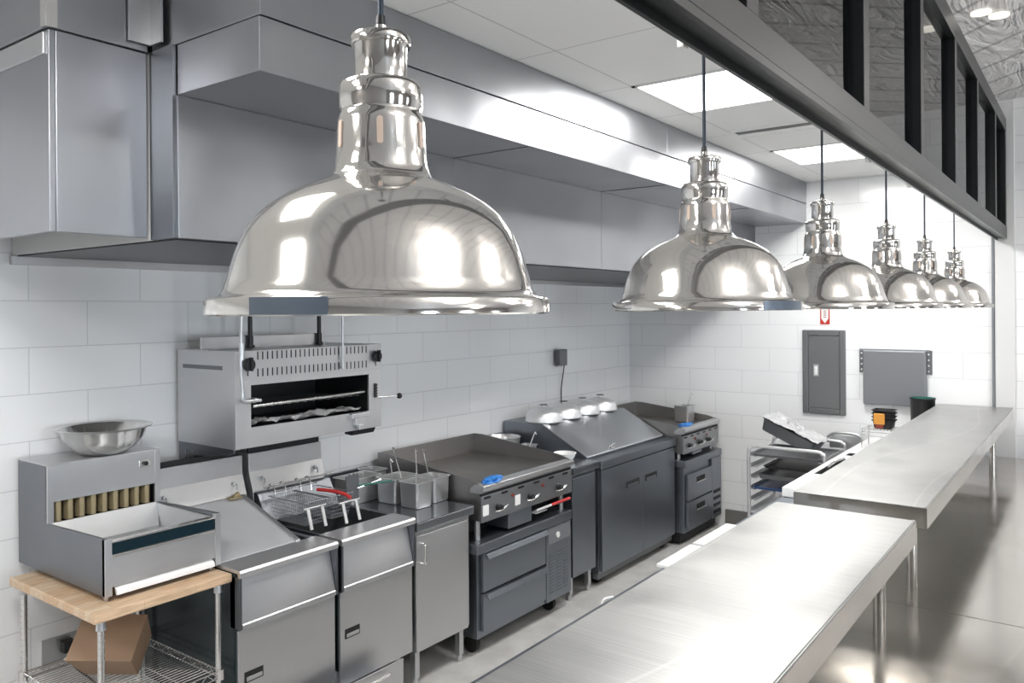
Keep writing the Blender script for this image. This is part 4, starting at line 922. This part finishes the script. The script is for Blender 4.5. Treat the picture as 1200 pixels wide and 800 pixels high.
part('print', bm, 'sauce', ar)

# ================================================================== SHEET PAN RACK
t = thing('sheet_pan_rack', 'low aluminium tray rack standing against the back wall', 'rack', (-1.99, 6.5, 0))
ry0, ry1, rx0, rx1, rz = 6.30, 6.90, -2.29, -1.70, .945
for yy in (ry0, ry1):
    bm = nb(); tube(bm, smooth_path([(rx0, yy, .08), (rx0, yy, .5), (rx0, yy, rz-.06), (rx0+.018, yy, rz-.018), (rx0+.06, yy, rz), (-2.0, yy, rz), (rx1-.06, yy, rz), (rx1-.018, yy, rz-.018), (rx1, yy, rz-.06), (rx1, yy, .5), (rx1, yy, .08)], 6), .0135, 12); part('end_frame', bm, 'dome', t, smooth=50)
for k in range(7):
    z = .86-k*.088
    part('slide', B((rx0+.012, rx0+.052, ry0, ry1, z-.003, z), (rx0+.01, rx0+.014, ry0, ry1, z-.003, z+.03)), 'dome', t, .001)
    part('slide', B((rx1-.052, rx1-.012, ry0, ry1, z-.003, z), (rx1-.014, rx1-.010, ry0, ry1, z-.003, z+.03)), 'dome', t, .001)
bm = nb()
for k in range(1, 7): box(bm, rx0+.05, rx1-.05, ry1-.012, ry1-.004, .86-k*.088-.004, .86-k*.088+.026)
part('rear_bar', bm, 'dome', t, .001)
for x in (rx0, rx1):
    for yy in (ry0, ry1):
        bm = nb(); cyl(bm, (x, yy-.012, .045), (x, yy+.012, .045), .045, n=20); part('caster', bm, 'rubber', t, smooth=40)
def tray(z, mat, label, x0=rx0+.022, x1=rx1-.022, y0=ry0+.0, y1=ry1-.03, h=.022):
    bm = nb(); openpan(bm, (x0+x1)/2, (y0+y1)/2, z, z+h, x1-x0, y1-y0, .012, .006, 0, .02)
    solo('sheet_tray', bm, mat, label, 'tray', ((x0+x1)/2, (y0+y1)/2, z), smooth=30, group='trays in the low rack')
tray(.861, 'greydk', 'dark tray on the top slides of the low rack')
tray(.773, 'black', 'black tray on the second slides of the low rack', x0=-2.18)
tray(.685, 'greydk', 'deep dark tray on the third slides of the low rack', x0=-2.22, h=.04)
tray(.597, 'bluetray', 'blue tray on the fourth slides of the low rack')
tray(.421, 'greydk', 'dark tray lowest in the low rack', x0=-2.18)
# tilted foil covered tray on top
t = thing('foil_covered_pan', 'dark deep pan covered with crumpled foil tilted on the rack', 'food pan', (-1.98, 6.55, .96))
bm = nb(); openpan(bm, 0, 0, -.10, 0, .46, .42, .03, .010, 0, .03)
A = Matrix.Translation((-2.0, 6.58, 1.068)) @ Matrix.Rotation(.42, 4, 'Y') @ Matrix.Rotation(-.05, 4, 'X')
bmesh.ops.transform(bm, matrix=A, verts=bm.verts[:]); part('pan', bm, 'greydk', t, smooth=35)
bm = nb(); n = 34; g = []
for i in range(n+1):
    row = []
    for j in range(n+1):
        u, w = i/n*2-1, j/n*2-1
        h = .010+.045*max(0, noise.noise(Vector((u*2.6, w*2.6, 1.3)))+.25)*(1-.6*max(abs(u), abs(w)))+.012*noise.noise(Vector((u*9, w*9, 4)))
        row.append(A @ Vector((u*.238, w*.218, h)))
    g.append(row)
loft(bm, g, False, False, False); part('foil', bm, 'foil', t, smooth=0, label='crumpled silver foil')
# loose grey curved pan end beside
bm = nb(); tube(bm, smooth_path([(-1.86, 6.98, .962), (-1.80, 6.98, 1.0), (-1.68, 6.98, 1.005), (-1.60, 6.98, .985), (-1.585, 6.98, .90)]), .012, 10)
box(bm, -1.84, -1.60, 6.97, 6.99, .88, .985)
solo('tray_guard', bm, 'zinc', 'curved grey metal guard standing behind the low rack beside the white-topped table', 'guard', (-1.7, 6.98, .88), smooth=40)
bpy.data.objects['tray_guard'].location.z += 0
# stack of small black pans, orange label, wire rack, pot on the white-topped table
t = thing('wire_rack', 'small wire rack on the white-topped prep table', 'wire rack', (-1.36, 6.72, .955))
bm = nb()
for z in (1.055, 1.085, 1.105):
    for a, b in (((-1.50, 6.60), (-1.22, 6.60)), ((-1.22, 6.60), (-1.22, 6.82)), ((-1.22, 6.82), (-1.50, 6.82)), ((-1.50, 6.82), (-1.50, 6.60))): cyl(bm, (*a, z), (*b, z), .003, n=6)
for i in range(12): cyl(bm, (-1.50+i*.0255, 6.60, 1.105), (-1.50+i*.0255, 6.82, 1.105), .002, n=6)
for x in (-1.50, -1.22):
    for yy in (6.60, 6.82): cyl(bm, (x, yy, .955), (x, yy, 1.11), .004, n=8)
part('frame', bm, 'shiny', t, smooth=40)
for k in range(4):
    z = 1.108+k*.026
    t = thing('plastic_pan', ('black food pan holding orange sauce, bottom of the stack on the wire rack', 'black food pan in the wire rack stack, second from the bottom', 'black food pan in the wire rack stack, third from the bottom', 'black food pan at the top of the wire rack stack')[k], 'food pan', (-1.36, 6.71, z), 'stack of small black food pans')
    bm = nb(); openpan(bm, -1.36, 6.71, z, z+.07, .165, .17, .022, .010); part('body', bm, 'black', t, smooth=35)
t = thing('sauce_bag', 'orange and red sauce bag hanging on the front of the black pan stack', 'sauce bag', (-1.375, 6.60, 1.13))
part('pouch', B((-1.415, -1.335, 6.594, 6.608, 1.15, 1.235)), 'orange', t, .006); part('bottom', B((-1.405, -1.345, 6.593, 6.609, 1.122, 1.149)), 'sauce', t, .006, label='red lower end')
t = thing('tall_bucket', 'tall dark bucket with a green lined inside, half hidden behind the far pass shelf', 'bucket', (-1.148, 7.06, .955))
bm = nb(); lathe(bm, [(0, 0), (.078, 0), (.082, .01), (.090, .36), (.096, .365), (.096, .373), (.088, .373)], (-1.148, 7.06, .955), 44); part('shell', bm, 'black', t, smooth=50)
bm = nb(); lathe(bm, [(.088, .3725), (.080, .014), (0, .008)], (-1.148, 7.06, .955), 44); part('lining', bm, 'green', t, smooth=50, label='green lining')

# ================================================================== LIGHT, CAMERA
w = bpy.data.worlds.new('sky'); bpy.context.scene.world = w; w.use_nodes = True
bg = w.node_tree.nodes['Background']; bg.inputs[0].default_value = (.78, .89, 1.0, 1); bg.inputs[1].default_value = 1.2
sc = bpy.context.scene
sc.view_settings.view_transform = 'Standard'; sc.view_settings.look = 'None'; sc.view_settings.gamma = 1
sc.view_settings.use_curve_mapping = False; sc.view_settings.exposure = 0.83
cam = bpy.data.cameras.new('camera'); co = bpy.data.objects.new('camera', cam); C.objects.link(co); sc.camera = co
cam.sensor_width = 36; cam.lens = 934/1200*36; cam.shift_y = -37/1200; cam.clip_start = .02
th = math.atan(690/934); rho = -.0067
co.matrix_world = Matrix.Translation((0, 0, 2.05)) @ Matrix.Rotation(th, 4, 'Z') @ Matrix.Rotation(PI/2, 4, 'X') @ Matrix.Rotation(rho, 4, 'Z')
